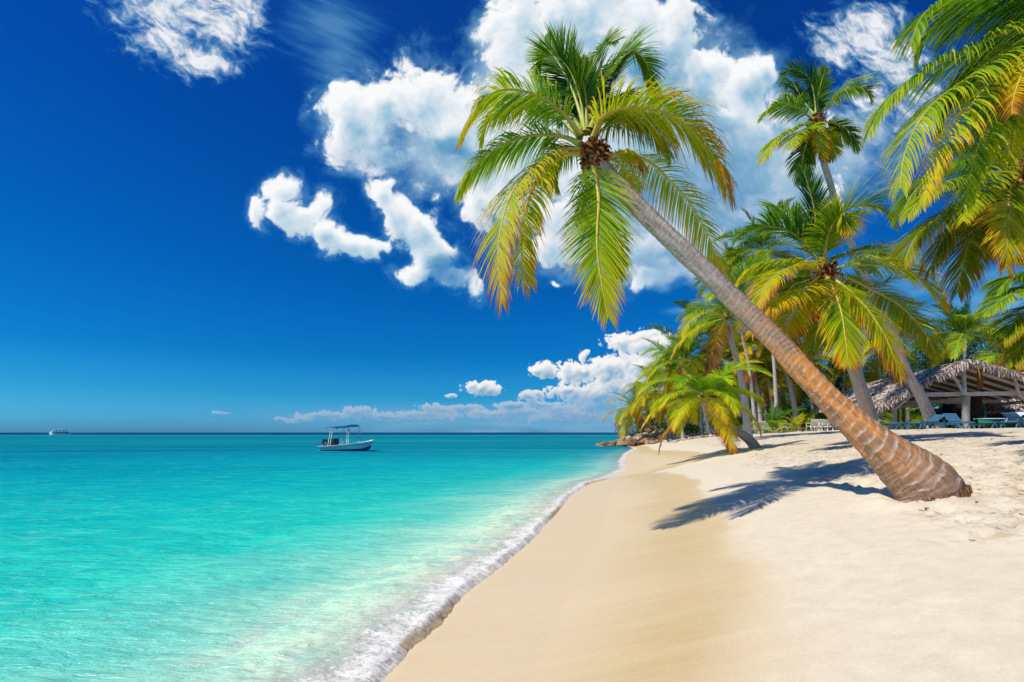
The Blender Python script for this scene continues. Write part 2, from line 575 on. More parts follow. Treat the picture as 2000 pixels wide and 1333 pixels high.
class MB:                       # collects shapes into one mesh
    def __init__(s):
        s.v = []
        s.f = []
        s.mi = []

    def add(s, vs, fs, mi=0):
        b = len(s.v)
        s.v += [tuple(v) for v in vs]
        s.f += [tuple(b + i for i in f) for f in fs]
        s.mi += [mi] * len(fs)

    def box(s, c, size, rot=None, mi=0, taper=1.):
        x, y, z = (k / 2 for k in size)
        vs = [Vector((sx * x * (taper if sz > 0 else 1), sy * y * (taper if sz > 0 else 1), sz * z)) for sz in (-1, 1) for sy in (-1, 1) for sx in (-1, 1)]
        if rot is not None:
            vs = [rot @ v for v in vs]
        c = Vector(c)
        s.add([v + c for v in vs], [(0, 2, 3, 1), (4, 5, 7, 6), (0, 1, 5, 4), (2, 6, 7, 3), (0, 4, 6, 2), (1, 3, 7, 5)], mi)

    def bar(s, a, b, w, h=None, mi=0):
        a, b = Vector(a), Vector(b)
        d = b - a
        q = d.to_track_quat('Z', 'Y').to_matrix()
        s.box((a + b) / 2, (w, h or w, d.length), q, mi)

    def tube(s, pts, r, n=8, mi=0, cap=True):
        pts = [Vector(p) for p in pts]
        rs = r if isinstance(r, (list, tuple)) else [r] * len(pts)
        b = len(s.v)
        for i, p in enumerate(pts):
            d = (pts[min(i + 1, len(pts) - 1)] - pts[max(i - 1, 0)]).normalized()
            ref = Vector((0, 0, 1)) if abs(d.z) < .9 else Vector((1, 0, 0))
            u = d.cross(ref).normalized()
            w = d.cross(u)
            for k in range(n):
                a = 2 * math.pi * k / n
                s.v.append(tuple(p + (u * math.cos(a) + w * math.sin(a)) * rs[i]))
        for i in range(len(pts) - 1):
            for k in range(n):
                s.f.append((b + i * n + k, b + i * n + (k + 1) % n, b + (i + 1) * n + (k + 1) % n, b + (i + 1) * n + k))
                s.mi.append(mi)
        if cap:
            s.f.append(tuple(b + k for k in range(n)))
            s.f.append(tuple(b + (len(pts) - 1) * n + k for k in range(n))[::-1])
            s.mi += [mi, mi]

    def ball(s, c, r, mi=0, n=8, m=6, sq=(1, 1, 1)):
        vs = [(c[0], c[1], c[2] - r * sq[2])]
        for j in range(1, m):
            a = math.pi * j / m - math.pi / 2
            for k in range(n):
                b = 2 * math.pi * k / n
                vs.append((c[0] + r * sq[0] * math.cos(a) * math.cos(b), c[1] + r * sq[1] * math.cos(a) * math.sin(b), c[2] + r * sq[2] * math.sin(a)))
        vs.append((c[0], c[1], c[2] + r * sq[2]))
        fs = [(0, 1 + (k + 1) % n, 1 + k) for k in range(n)]
        for j in range(m - 2):
            for k in range(n):
                fs.append((1 + j * n + k, 1 + j * n + (k + 1) % n, 1 + (j + 1) * n + (k + 1) % n, 1 + (j + 1) * n + k))
        L = len(vs) - 1
        fs += [(L, L - n + k, L - n + (k + 1) % n) for k in range(n)]
        s.add(vs, fs, mi)

    def mesh(s, name, mats, smooth=False):
        return npmesh(name, s.v, s.f, mats if isinstance(mats, (list, tuple)) else [mats], smooth, midx=s.mi)

    def build(s, name, mats, parent=None, smooth=False, loc=None):
        return link(name, s.mesh(name, mats, smooth), parent, loc)


# ------------------------------------------------------------------ numeric noise
def hash2(ix, iy, seed):
    h = (ix.astype(np.int64) * 374761393 + iy.astype(np.int64) * 668265263 + seed * 974634777) & 0xFFFFFFFF
    h = ((h ^ (h >> 13)) * 1274126177) & 0xFFFFFFFF
    h = h ^ (h >> 16)
    return (h & 0xFFFFFF) / float(0xFFFFFF)


def vnoise(x, y, seed=0):
    ix, iy = np.floor(x), np.floor(y)
    fx, fy = x - ix, y - iy
    fx = fx * fx * fx * (fx * (fx * 6 - 15) + 10)
    fy = fy * fy * fy * (fy * (fy * 6 - 15) + 10)
    a = hash2(ix, iy, seed)
    b = hash2(ix + 1, iy, seed)
    c = hash2(ix, iy + 1, seed)
    d = hash2(ix + 1, iy + 1, seed)
    return (a * (1 - fx) + b * fx) * (1 - fy) + (c * (1 - fx) + d * fx) * fy


def fbm(x, y, o=4, seed=0, g=.5):
    x = np.asarray(x, float)
    y = np.asarray(y, float)
    s, a, tot = 0, 1, 0
    for i in range(o):
        c, sn = math.cos(.6 * i), math.sin(.6 * i)
        s = s + a * vnoise((x * c - y * sn) * 2 ** i + 17.3 * i, (x * sn + y * c) * 2 ** i - 9.1 * i, seed + i)
        tot += a
        a *= g
    return s / tot - .5


def sstep(a, b, x):
    t = np.clip((x - a) / (b - a), 0, 1)
    return t * t * (3 - 2 * t)


# ------------------------------------------------------------------ the shore
def G0(px, py, D=None):
    D = 1600 / (py - 845)
    return ((px - 1000) / 1000 * D, D)


SH = [(-14, -60), (-7, -20), (-3.4, -5), (-2.1, -.5), (-1.5, 1.3), (-1.12, 2.4)]
SH += [G0(*p) for p in [(742, 1333), (800, 1268), (860, 1222), (905, 1165), (965, 1118), (1022, 1073), (1062, 1030), (1090, 1000), (1112, 972), (1150, 946), (1190, 935), (1222, 918), (1216, 903), (1222, 887), (1240, 877)]]
SH += [(13.2, 57), (12.2, 61), (10.5, 64), (11.5, 67), (14, 71), (17, 80), (24, 98), (50, 130), (120, 170), (400, 260), (3500, 900)]
SHP = np.array(SH)


def sdist(x, y):
    x = np.asarray(x, float)
    y = np.asarray(y, float)
    best = np.full(x.shape, 1e9)
    sg = np.ones(x.shape)
    for i in range(len(SHP) - 1):
        a, b = SHP[i], SHP[i + 1]
        e = b - a
        L = e @ e
        t = np.clip(((x - a[0]) * e[0] + (y - a[1]) * e[1]) / L, 0, 1)
        dx, dy = x - a[0] - e[0] * t, y - a[1] - e[1] * t
        d = np.hypot(dx, dy)
        m = d < best
        best = np.where(m, d, best)
        c = e[0] * (y - a[1]) - e[1] * (x - a[0])
        sg = np.where(m, np.where(c > 0, -1., 1.), sg)
    return best * sg


def edge_jit(x, y):             # raggedness of the water's edge
    return .05 * fbm(x * 2.2, y * 2.2, 3, 5) + .05 * fbm(x * 9, y * 9, 3, 8) * np.clip(6 / np.maximum(y, 3), 0, 1)


DP = [-60, -25, -10, -4, -1, 0, 1, 2.2, 3.4, 4.8, 6.3, 9, 12, 16, 30, 60, 400]
ZP = [-4, -3, -1.3, -.5, -.11, .0, .13, .37, .66, .92, 1.12, 1.40, 1.60, 1.73, 1.86, 1.95, 2.2]


def zbase(d):
    return np.interp(d, DP, ZP)


def ground(x, y, fine=False):
    x = np.asarray(x, float)
    y = np.asarray(y, float)
    d = sdist(x, y)
    z = zbase(d)
    rough = sstep(3.9, 4.7, d + 1.1 * fbm(x * .7, y * .7, 3, 31))
    far = np.clip((y - 1) / 40, 0, 1)
    z = z + sstep(3, 8, d) * .22 * fbm(x * .16, y * .16, 3, 3)
    z = z + rough * .11 * fbm(x * 1.1, y * 1.1, 4, 41)
    if fine:
        near = np.clip(1.3 - y / 16, 0.1, 1)
        f = fbm(x * 4.2, y * 4.2, 4, 51, .6)
        pits = np.clip(fbm(x * 3.1, y * 3.1, 2, 77) - .10, 0, 1) * -1
        z = z + rough * near * (.12 * f + .34 * pits + .07 * fbm(x * 13, y * 13, 3, 53, .6))
        z = z + (1 - rough) * sstep(0, 1, d) * (.004 * fbm(x * .9, y * 4, 3, 61))
        # a shallow collar of thrown sand round the foot of the leaning palm
        r = np.hypot(x - 4.65, y - 5.45)
        z = z + .06 * np.exp(-((r - .62) / .22) ** 2) * (1 + 1.2 * fbm(x * 5, y * 5, 3, 71))
    return z, d, rough


def gz(x, y):
    return float(ground(np.array([x]), np.array([y]))[0][0])


def on_ground(px, D):
    x = (px - 1000) / 1000 * D
    return Vector((x, D, gz(x, D)))


def axis(lo, a, b, hi, step, g):
    c = list(np.arange(a, b, step))
    s, v = step, c[-1]
    up = []
    while v < hi:
        s *= g
        v += s
        up.append(v)
    s, v = step, a
    dn = []
    while v > lo:
        s *= g * 1.02
        v -= s
        dn.append(v)
    return np.array(dn[::-1] + c + up)


def grid(xs, ys):
    X, Y = np.meshgrid(xs, ys)
    nx, ny = len(xs), len(ys)
    i = np.arange(nx * ny).reshape(ny, nx)
    F = np.stack([i[:-1, :-1], i[:-1, 1:], i[1:, 1:], i[1:, :-1]], -1).reshape(-1, 4)
    return X.ravel(), Y.ravel(), F


# wet line across the beach, measured landward from the water
WY = [-10, 2.2, 3, 4.3, 5.2, 6.2, 7.4, 8.7, 11, 14, 16.5, 17.5, 19, 22, 26, 30, 36, 45, 60]
WD = [1.9, 2.0, 2.35, 2.7, 2.55, 2.6, 2.75, 2.75, 2.9, 2.6, 2.2, 1.5, 2.5, 3.6, 3.4, 3.0, 2.2, 1.6, 1.2]


def build_sand():
    xs = axis(-60, -2.2, 7.2, 4000, .032, 1.035)
    ys = axis(-60, 1.2, 9.5, 5000, .032, 1.022)
    X, Y, F = grid(xs, ys)
    z, d, rough = ground(X, Y, True)
    wd = np.interp(Y, WY, WD) + .35 * fbm(X * .8, Y * .8, 3, 91) + .12 * fbm(X * 1.2, Y * 6, 3, 93)
    width = np.interp(Y, [2, 4.5, 7, 20], [1.3, .6, .18, .25])
    wet = 1 - sstep(0, 1, (d - wd) / width + .5)
    under = sstep(.12, -.5, d)
    band = np.exp(-((d - (wd - .55)) / .7) ** 2) * wet
    keep = (d[F] > -45).any(1)
    F = F[keep]
    me = npmesh('sand_beach', np.stack([X, Y, z], -1), F, [sand_material()], True, {'sand': np.stack([wet + under, band, rough], -1)})
    tag(link('sand_beach', me), kind='structure')


def sand_material():
    m, t, o = mat('sand')
    wet0, band, rough = t.sep(t.attr('sand'))
    wet = t.m('MINIMUM', wet0, 1.)
    under = t.m('SUBTRACT', wet0, wet)
    p = t.pos()
    fine = t.noise(p, 260, 3, .7)
    mid = t.noise(p, 7, 5, .6)
    big = t.noise(p, .8, 4, .6)
    dry = t.mix(t.mr(mid, .3, .7), (.66, .56, .405), (.75, .65, .49))
    dry = t.mix(t.m('MULTIPLY', rough, t.mr(t.noise(p, 3.5, 7, .75), .50, .66)), dry, (.50, .36, .21))
    streak = t.noise(t.map(p, rot=(0, 0, -.06), scale=(.35, 5.5, 1)), 1.6, 6, .6)
    wetc = t.mix(band, (.71, .54, .31), (.59, .425, .19))
    wetc = t.mix(t.mr(streak, .35, .68, 0, .65), wetc, t.mix(band, (.74, .59, .38), (.68, .52, .29)))
    wetc = t.mix(t.mr(big, .35, .7, 0, .3), wetc, (.70, .54, .36))
    c = t.mix(wet, dry, wetc)
    c = t.mix(under, c, (.86, .78, .60))
    c = t.v('SCALE', c, t.mr(fine, .25, .75, .82, 1.12))
    c = t.v('SCALE', c, t.mr(t.noise(p, 55, 4, .75), .3, .7, .92, 1.06))
    grains = t.vor(p, 190)
    h = t.m('ADD', t.m('MULTIPLY', fine, .5), t.m('MULTIPLY', t.m('MULTIPLY', t.noise(p, 13, 6, .68), rough), 12.))
    h = t.m('ADD', h, t.m('MULTIPLY', grains, .2))
    rg = t.mix(wet, (.9, .9, .9), (.48, .48, .48))
    princ(t, o, c, rg, t.m('MULTIPLY_ADD', wet, .22, .12), t.bump(h, .5, .006))
    return m


def water_material():
    m, t, o = mat('sea_water')
    dd, foam, lip = t.sep(t.attr('sea'))      # dd = log10(1 + distance off the water's edge)
    p = t.pos()
    x, y, z = t.sep(p)
    ly = t.m('LOGARITHM', t.m('MAXIMUM', y, 1.), 10.)
    wob = t.m('MULTIPLY_ADD', t.noise(t.map(p, scale=(.35, 1, 1)), .7, 4), .30, -.15)
    q = t.m('ADD', dd, t.m('MULTIPLY', wob, t.mr(dd, .1, .5)))
    shallow = t.ramp(t.m('DIVIDE', q, 2.), [(0, (.88, .80, .62)), (.08, (.78, .82, .60)), (.17, (.48, .76, .54)), (.26, (.16, .66, .50)), (.35, (.022, .60, .46)),
                                           (.48, (.006, .51, .44)), (.64, (.002, .40, .41)), (.80, (.001, .26, .34)), (1, (.001, .20, .30))])
    # far water: sea grass and deep water in long bands
    pat = t.noise(t.map(p, scale=(.022, .09, 1)), 1., 6, .6, .4)
    pat2 = t.noise(t.map(p, scale=(.004, .03, 1)), 1., 5, .6, .3)
    far = t.ramp(t.m('DIVIDE', ly, 4.), [(0, (.0, .33, .38)), (.36, (.001, .28, .36)), (.44, (.002, .20, .28)), (.49, (.004, .26, .30)), (.56, (.002, .18, .26)), (.60, (.004, .30, .32)), (.64, (.002, .10, .24)), (.67, (.001, .02, .12)), (1, (.0, .012, .10))])
    ptn = t.m('MULTIPLY', t.mr(pat, .50, .64), t.mr(ly, .9, 1.5))
    far = t.mix(t.m('MULTIPLY', ptn, .55), far, (.002, .09, .16))
    far = t.mix(t.m('MULTIPLY', t.mr(pat2, .50, .62), t.mr(ly, 1.5, 1.9, 0, .5)), far, (.01, .30, .32))
    c = t.mix(t.mr(t.m('ADD', ly, t.m('MULTIPLY_ADD', pat, .4, -.2)), 1.0, 1.75), shallow, far)
    # caustic light on the sand bed, painted into the water colour
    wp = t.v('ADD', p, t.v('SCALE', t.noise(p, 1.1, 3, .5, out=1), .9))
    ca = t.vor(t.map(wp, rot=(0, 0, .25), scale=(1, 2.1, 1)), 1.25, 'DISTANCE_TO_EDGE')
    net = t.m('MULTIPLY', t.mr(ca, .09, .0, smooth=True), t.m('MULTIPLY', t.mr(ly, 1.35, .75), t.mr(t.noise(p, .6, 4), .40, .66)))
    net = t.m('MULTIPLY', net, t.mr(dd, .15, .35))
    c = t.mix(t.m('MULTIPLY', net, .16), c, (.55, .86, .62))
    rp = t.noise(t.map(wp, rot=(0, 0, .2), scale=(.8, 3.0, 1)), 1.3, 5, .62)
    c = t.mix(t.mr(rp, .38, .62, .55, 0), c, t.v('MULTIPLY', c, (.35, .72, .85)))  # ripple shading painted as a darker water colour
    c = t.mix(t.mr(rp, .52, .74, 0, .35), c, t.v('ADD', c, (.06, .15, .09)))  # pale ripple glints painted into the colour
    # stirred sand and foam
    fn = t.noise(p, 24, 7, .78)
    fn2 = t.noise(p, 2.6, 5, .6)
    fv = t.vor(wp, 26, 'F1', 2, .6)
    fm = t.m('ADD', t.m('MULTIPLY', foam, 1.12), t.m('ADD', t.m('MULTIPLY_ADD', fn, 2.6, -1.3), t.m('MULTIPLY_ADD', fn2, 1.5, -.80)))
    fmask = t.mr(fm, .30, .95, smooth=True)
    fmask = t.m('MULTIPLY', fmask, t.mr(foam, .02, .18))
    spk = t.mr(t.m('ADD', fv, t.m('MULTIPLY', foam, -.25)), .32, .10)
    stir = t.m('MULTIPLY', t.mr(foam, .05, .6), t.mr(fn2, .4, .65))
    c = t.mix(t.m('MULTIPLY', stir, .20), c, (.84, .74, .56))
    fcol = t.mix(spk, (.90, .86, .80), (1.0, 1.0, .99))
    c = t.mix(t.m('MULTIPLY', fmask, .9), c, fcol)
    lipn = t.m('MULTIPLY', lip, t.mr(fn, .35, .6, .55, 1))
    c = t.mix(t.m('MULTIPLY', lipn, .9), c, t.mix(fn, (.20, .10, .02), (.62, .40, .13)))  # thick wave lip: translucent brown with its shade painted in
    # waves too small for the mesh
    b1 = t.noise(t.map(p, rot=(0, 0, .2), scale=(1.2, 3.6, 1)), 2.4, 5, .6, .3)
    b2 = t.noise(p, 30, 4, .65)
    h = t.m('ADD', t.m('MULTIPLY', b1, .10), t.m('MULTIPLY', b2, t.m('MULTIPLY_ADD', foam, .004, .0012)))
    h = t.m('ADD', h, t.m('MULTIPLY', fmask, .006))
    nrm = t.bump(h, .8, 1.)
    rg = t.m('MULTIPLY_ADD', fmask, .4, .16)
    df = t.n.new('ShaderNodeBsdfDiffuse')
    t.put(df.inputs['Color'], c)
    t.put(df.inputs['Normal'], nrm)
    gl = t.n.new('ShaderNodeBsdfGlossy')
    t.put(gl.inputs['Roughness'], rg)
    t.put(gl.inputs['Normal'], nrm)
    pr = t.n.new('ShaderNodeMixShader')
    t.put(pr.inputs[0], t.mr(ly, .4, 2.2, .03, .02))
    t.l.new(df.outputs[0], pr.inputs[1])
    t.l.new(gl.outputs[0], pr.inputs[2])
    tr = t.n.new('ShaderNodeBsdfTransparent')
    tr.inputs[0].default_value = (.96, .99, .95, 1)
    cover = t.m('MAXIMUM', t.mr(dd, .0, .30, .62, 1, smooth=True), t.m('MAXIMUM', t.m('MULTIPLY', fmask, .9), lipn))
    mx = t.n.new('ShaderNodeMixShader')
    t.put(mx.inputs[0], cover)
    t.l.new(tr.outputs[0], mx.inputs[1])
    t.l.new(pr.outputs[0], mx.inputs[2])
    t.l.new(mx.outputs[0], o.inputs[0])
    return m


def build_water():
    xs = axis(-6000, -4.2, 1.6, 6000, .022, 1.03)
    ys = axis(-60, 2.2, 8.2, 9000, .022, 1.022)
    X, Y, F = grid(xs, ys)
    d = sdist(X, Y) + edge_jit(X, Y)
    near = np.clip(9 / np.maximum(np.abs(Y), 9), .0, 1)
    off = sstep(0, 3, -d)
    wz = off * (.040 * fbm(X * .55 + .2 * Y, Y * 1.3, 3, 11) * 1.0 + .030 * fbm(X * 1.6, Y * 4.0, 3, 12) + .009 * fbm(X * 7, Y * 12, 3, 14)) * np.interp(Y, [12, 45], [1, 0])
    # low swells that run in parallel to the shore
    wz += .022 * np.sin(-d * 2.6 + 3 * fbm(X * .4, Y * .4, 2, 15)) * sstep(.5, 2.0, -d) * np.exp(d / 6)
    z0, d0, _ = ground(X, Y)
    tongue = np.where(d > -1.2, .006 + .045 * sstep(0, .10, -d) * (1 + .9 * fbm(X * 6, Y * 6, 3, 21)), 0)
    tongue = tongue + sstep(-.9, -.05, d) * .028 * fbm(X * 11, Y * 11, 3, 22, .6) * sstep(0, .05, -d) * np.clip(8 / np.maximum(Y, 4), 0, 1)
    z = np.maximum(wz + .002, 0 * wz - .2)
    up = sstep(-1.6, -.6, d)
    z = np.maximum(z, z0 + .004) * 1.0 + up * tongue
    fw = np.interp(Y, [0, 3.3, 5, 7, 11, 20, 40], [.85, .85, .95, .8, .5, .5, .35])
    foam = sstep(1, 0, -d / fw) ** .8
    foam = foam * np.interp(Y, [60, 90], [1, 0]) + .35 * np.exp(-((-d - fw * 1.5) / .25) ** 2) * (Y < 20)
    lm = np.exp(-((Y - 4.25) / .55) ** 4) + .8 * np.exp(-((Y - 10.2) / .8) ** 4) + .8 * np.exp(-((Y - 16.5) / 1.2) ** 4) + .35
    wl = np.where(Y > 8, .10, .085) * (1 + .9 * fbm(X * 5, Y * 5, 2, 25))
    lip = np.clip(lm, 0, 1) * sstep(0, 1, (d + wl) / (wl * .6)) * (d < .05)
    lip = lip * np.where((lm > .5), 1, .45)
    dd = np.log10(1 + np.maximum(-d, 0))
    keep = (d[F] < 0).any(1)
    F = F[keep]
    z = np.where(d > 0, z0 - .01, z)
    used = np.zeros(len(X), bool)
    used[F.ravel()] = True
    idx = np.cumsum(used) - 1
    F = idx[F]
    V = np.stack([X, Y, z], -1)[used]
    A = np.stack([dd, foam, lip], -1)[used]
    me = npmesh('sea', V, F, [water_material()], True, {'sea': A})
    tag(link('sea', me), kind='structure')


build_clouds()
build_sand()
build_water()


# ------------------------------------------------------------------ palm fronds
def catmull(pts, n):
    pts = [np.array(p, float) for p in pts]
    pts = [2 * pts[0] - pts[1]] + pts + [2 * pts[-1] - pts[-2]]
    out = []
    for i in range(1, len(pts) - 2):
        for k in range(12):
            u = k / 12
            a, b, c, d = pts[i - 1:i + 3]
            out.append(.5 * (2 * b + (c - a) * u + (2 * a - 5 * b + 4 * c - d) * u * u + (3 * b - a - 3 * c + d) * u ** 3))
    out.append(pts[-2])
    out = np.array(out)
    L = np.concatenate([[0], np.cumsum(np.linalg.norm(np.diff(out, axis=0), axis=1))])
    s = np.linspace(0, L[-1], n)
    return np.stack([np.interp(s, L, out[:, k]) for k in range(3)], -1), L[-1]


def frond_mesh(name, pts, nl=90, Lm=.8, w0=.035, grav=1.2, vee=20, seed=0, petiole=.14, segs=4, side=None, ahead=(66, 24), rad=.018, ragged=.1):
    rng = np.random.default_rng(seed)
    M = 60
    C, tot = catmull(pts, M)
    T = nrm(np.gradient(C, axis=0))
    h = C[-1] - C[0]
    h = np.array([h[0], h[1], 0])
    if side is None:
        if np.linalg.norm(h) < .05 * tot:
            h = np.array([1., 0, 0])
        S0 = np.array([h[1], -h[0], 0])
        S0 = S0 / np.linalg.norm(S0)
    else:
        S0 = np.array(side, float)
    S = nrm(S0[None] - (T @ S0)[:, None] * T)
    N = np.cross(S, T)
    V, F, A, MI = [], [], [], []
    # stem
    ks = 6
    tt = np.linspace(0, 1, M)
    rr = rad * (1.5 * (1 - tt) ** 1.3 + .18) + rad * 1.6 * np.exp(-tt / .05)
    for k in range(ks):
        a = 2 * math.pi * k / ks
        V.append(C + (S * math.cos(a) * 1.15 + N * math.sin(a) * .8) * rr[:, None])
    V = [np.stack(V, 1).reshape(-1, 3)]
    i = np.arange(M * ks).reshape(M, ks)
    f = np.stack([i[:-1], np.roll(i, -1, 1)[:-1], np.roll(i, -1, 1)[1:], i[1:]], -1).reshape(-1, 4)
    F.append(f)
    MI.append(np.ones(len(f), int))
    A.append(np.stack([np.repeat(tt, ks), np.zeros(M * ks), np.full(M * ks, .5)], -1))
    base = M * ks
    for sd in (-1, 1):
        t = petiole + (1 - petiole) * (np.arange(nl) + rng.uniform(-.3, .3, nl)) / nl
        t = np.clip(t, 0, .999)
        keep = rng.random(nl) > .04
        t = t[keep]
        n = len(t)
        tl = (t - petiole) / (1 - petiole)
        idx = t * (M - 1)
        i0 = np.floor(idx).astype(int)
        fr = (idx - i0)[:, None]
        i1 = np.minimum(i0 + 1, M - 1)
        c = C[i0] * (1 - fr) + C[i1] * fr
        Tn, Sn, Nn = T[i0], S[i0], N[i0]
        L = Lm * (np.sin(math.pi * (.13 + .80 * tl ** .9)) ** .7) * (1 - .25 * tl)
        L = L * (1 + rng.uniform(-ragged, ragged, n))
        clump = np.sin(tl * 26 + seed) * 5 + rng.normal(0, 3.5, n)
        al = np.radians(ahead[0] + (ahead[1] - ahead[0]) * tl ** 1.2 + clump * .6)
        be = np.radians(vee * (1 - .6 * tl) + clump + rng.normal(0, 4, n))
        d = Tn * np.cos(al)[:, None] + (Sn * sd * np.cos(be)[:, None] + Nn * np.sin(be)[:, None]) * np.sin(al)[:, None]
        d = nrm(d)
        pcur = c.copy()
        ws = [.55, 1., .92, .62, .06] if segs == 4 else ([.6, 1., .7, .06] if segs == 3 else [.8, .9, .08])
        twist = rng.normal(0, .25, n)
        g = grav * (1 + rng.normal(0, .12, n))
        sec = []
        for k in range(segs + 1):
            s = k / segs
            W = Tn - (Tn * d).sum(1, keepdims=True) * d
            W = nrm(W)
            B = np.cross(d, W)
            W = W * np.cos(twist + .2 * s)[:, None] + B * np.sin(twist + .2 * s)[:, None]
            wd = (w0 * ws[k] * (.55 + .45 * L / Lm) * .5)[:, None] * W
            sec.append((pcur - wd, pcur + wd))
            pcur = pcur + d * (L / segs)[:, None]
            d = nrm(d + np.array([0, 0, -1.]) * (g * (.35 + s) / segs)[:, None])
        vs = np.stack([q for pr in sec for q in pr], 1)          # n, 2(segs+1), 3
        V.append(vs.reshape(-1, 3))
        k2 = 2 * (segs + 1)
        b = base + np.arange(n)[:, None] * k2
        for k in range(segs):
            F.append(np.concatenate([b + 2 * k, b + 2 * k + 1, b + 2 * k + 3, b + 2 * k + 2], 1))
            MI.append(np.zeros(n, int))
        rn = rng.random(n)
        sarr = np.repeat(np.linspace(0, 1, segs + 1), 2)
        A.append(np.stack([np.repeat(tl, k2), np.tile(sarr, n), np.repeat(rn, k2)], -1))
        base += n * k2
    return npmesh(name, np.concatenate(V), np.concatenate(F), [M_LEAF, M_RACH], True, {'leaf': np.concatenate(A)}, np.concatenate(MI))


def arc_pts(e0, bend, n=9, p=1.25):
    pts = [(0, 0, 0)]
    x = z = 0
    for i in range(n):
        a = math.radians(e0 - bend * ((i + .5) / n) ** p)
        x += math.cos(a) / n
        z += math.sin(a) / n
        pts.append((x, 0, z))
    return pts


CLS = [(86, 22, .3, 25, .05), (70, 62, .7, 26, .15), (50, 88, 1.1, 22, .32), (26, 92, 1.6, 14, .42), (2, 74, 2.0, 6, .55), (-28, 52, 2.2, 0, .74)]
LIB = {}


def lib(cls, var, lod):
    k = (cls, var, lod)
    if k not in LIB:
        e0, bd, g, vee, _ = CLS[cls]
        r = random.Random(cls * 10 + var)
        nl, segs, w = {0: (120, 4, .0088), 1: (80, 3, .0115), 2: (50, 3, .017)}[lod]
        LIB[k] = frond_mesh('frond', arc_pts(e0 + r.uniform(-6, 6), bd + r.uniform(-8, 14)), nl, .30, w, g * 1.0, vee * .6, cls * 7 + var, .12, segs, rad=.0055, ragged=.14)
    return LIB[k]


def trunk_mesh(pts, radii, m=M_BARK, around=14, step=.12, ring=0., rings=.0, name='trunk', seed=1):
    n = max(6, int(sum((Vector(pts[i + 1]) - Vector(pts[i])).length for i in range(len(pts) - 1)) / step))
    C, tot = catmull(pts, n)
    cl = np.concatenate([[0], np.cumsum([np.linalg.norm(np.array(pts[i + 1]) - np.array(pts[i])) for i in range(len(pts) - 1)])])
    s = np.linspace(0, 1, n)
    R = np.interp(s, cl / cl[-1], radii)
    ker = max(1, n // 16)
    Rp = np.pad(R, ker, mode='edge')
    R = np.convolve(Rp, np.ones(2 * ker + 1) / (2 * ker + 1), 'valid')
    T = nrm(np.gradient(C, axis=0))
    U = nrm(np.cross(T, np.array([0, 1., 0])))
    W = np.cross(T, U)
    an = np.linspace(0, 2 * math.pi, around, endpoint=False)
    A2, S2 = np.meshgrid(an, s * tot)
    RR = np.repeat(R[:, None], around, 1)
    if rings:
        ca, sa = np.cos(A2), np.sin(A2)
        ph = S2 / ring + 1.6 * fbm(ca * 1.1 + 5, S2 * .8 + sa, 3, 5) + .35 * ca
        saw = ph - np.floor(ph)
        RR = RR * (1 + rings * (saw ** .6 - .6)) + .012 * fbm(ca * 2.2 + 9, sa * 2.2 + S2 * 5, 3, 6)
    else:
        RR = RR * (1 + .06 * fbm(np.cos(A2) * 1.5 + seed, np.sin(A2) + S2 * 3, 2, seed))
    Vv = C[:, None, :] + (U[:, None, :] * np.cos(A2)[..., None] + W[:, None, :] * np.sin(A2)[..., None]) * RR[..., None]
    i = np.arange(n * around).reshape(n, around)
    F = np.stack([i[:-1], np.roll(i, -1, 1)[:-1], np.roll(i, -1, 1)[1:], i[1:]], -1).reshape(-1, 4)
    at = np.stack([S2, A2, np.repeat(s[:, None], around, 1)], -1).reshape(-1, 3)
    return npmesh(name, Vv.reshape(-1, 3), F, [m], True, {'trunk': at})


def fibre_mesh(r, n, seed, L=.12):
    rg = random.Random(seed)
    b = MB()
    b.ball((0, 0, 0), r * .55, 0, 10, 8, (1, 1, 1.2))
    for k in range(n):
        a, e = rg.uniform(0, 6.28), rg.uniform(-1.0, 1.0)
        d = Vector((math.cos(a) * math.cos(e), math.sin(a) * math.cos(e), math.sin(e)))
        p = d * r * .45
        tn = Vector((-math.sin(a), math.cos(a), 0)) * rg.uniform(.15, .35) * r * .6
        l = rg.uniform(.4, 1.1) * L
        q = p + d * l * .7
        e2 = q + Vector((rg.uniform(-.3, .3) * l, rg.uniform(-.3, .3) * l, -l * rg.uniform(.3, .9)))
        b.add([p - tn, p + tn, q + tn * .7, q - tn * .7, e2], [(0, 1, 2, 3), (3, 2, 4)], rg.choice((0, 0, 1)))
    return b.mesh('crown_fibre', [M_FIBRE, M_HUSK])


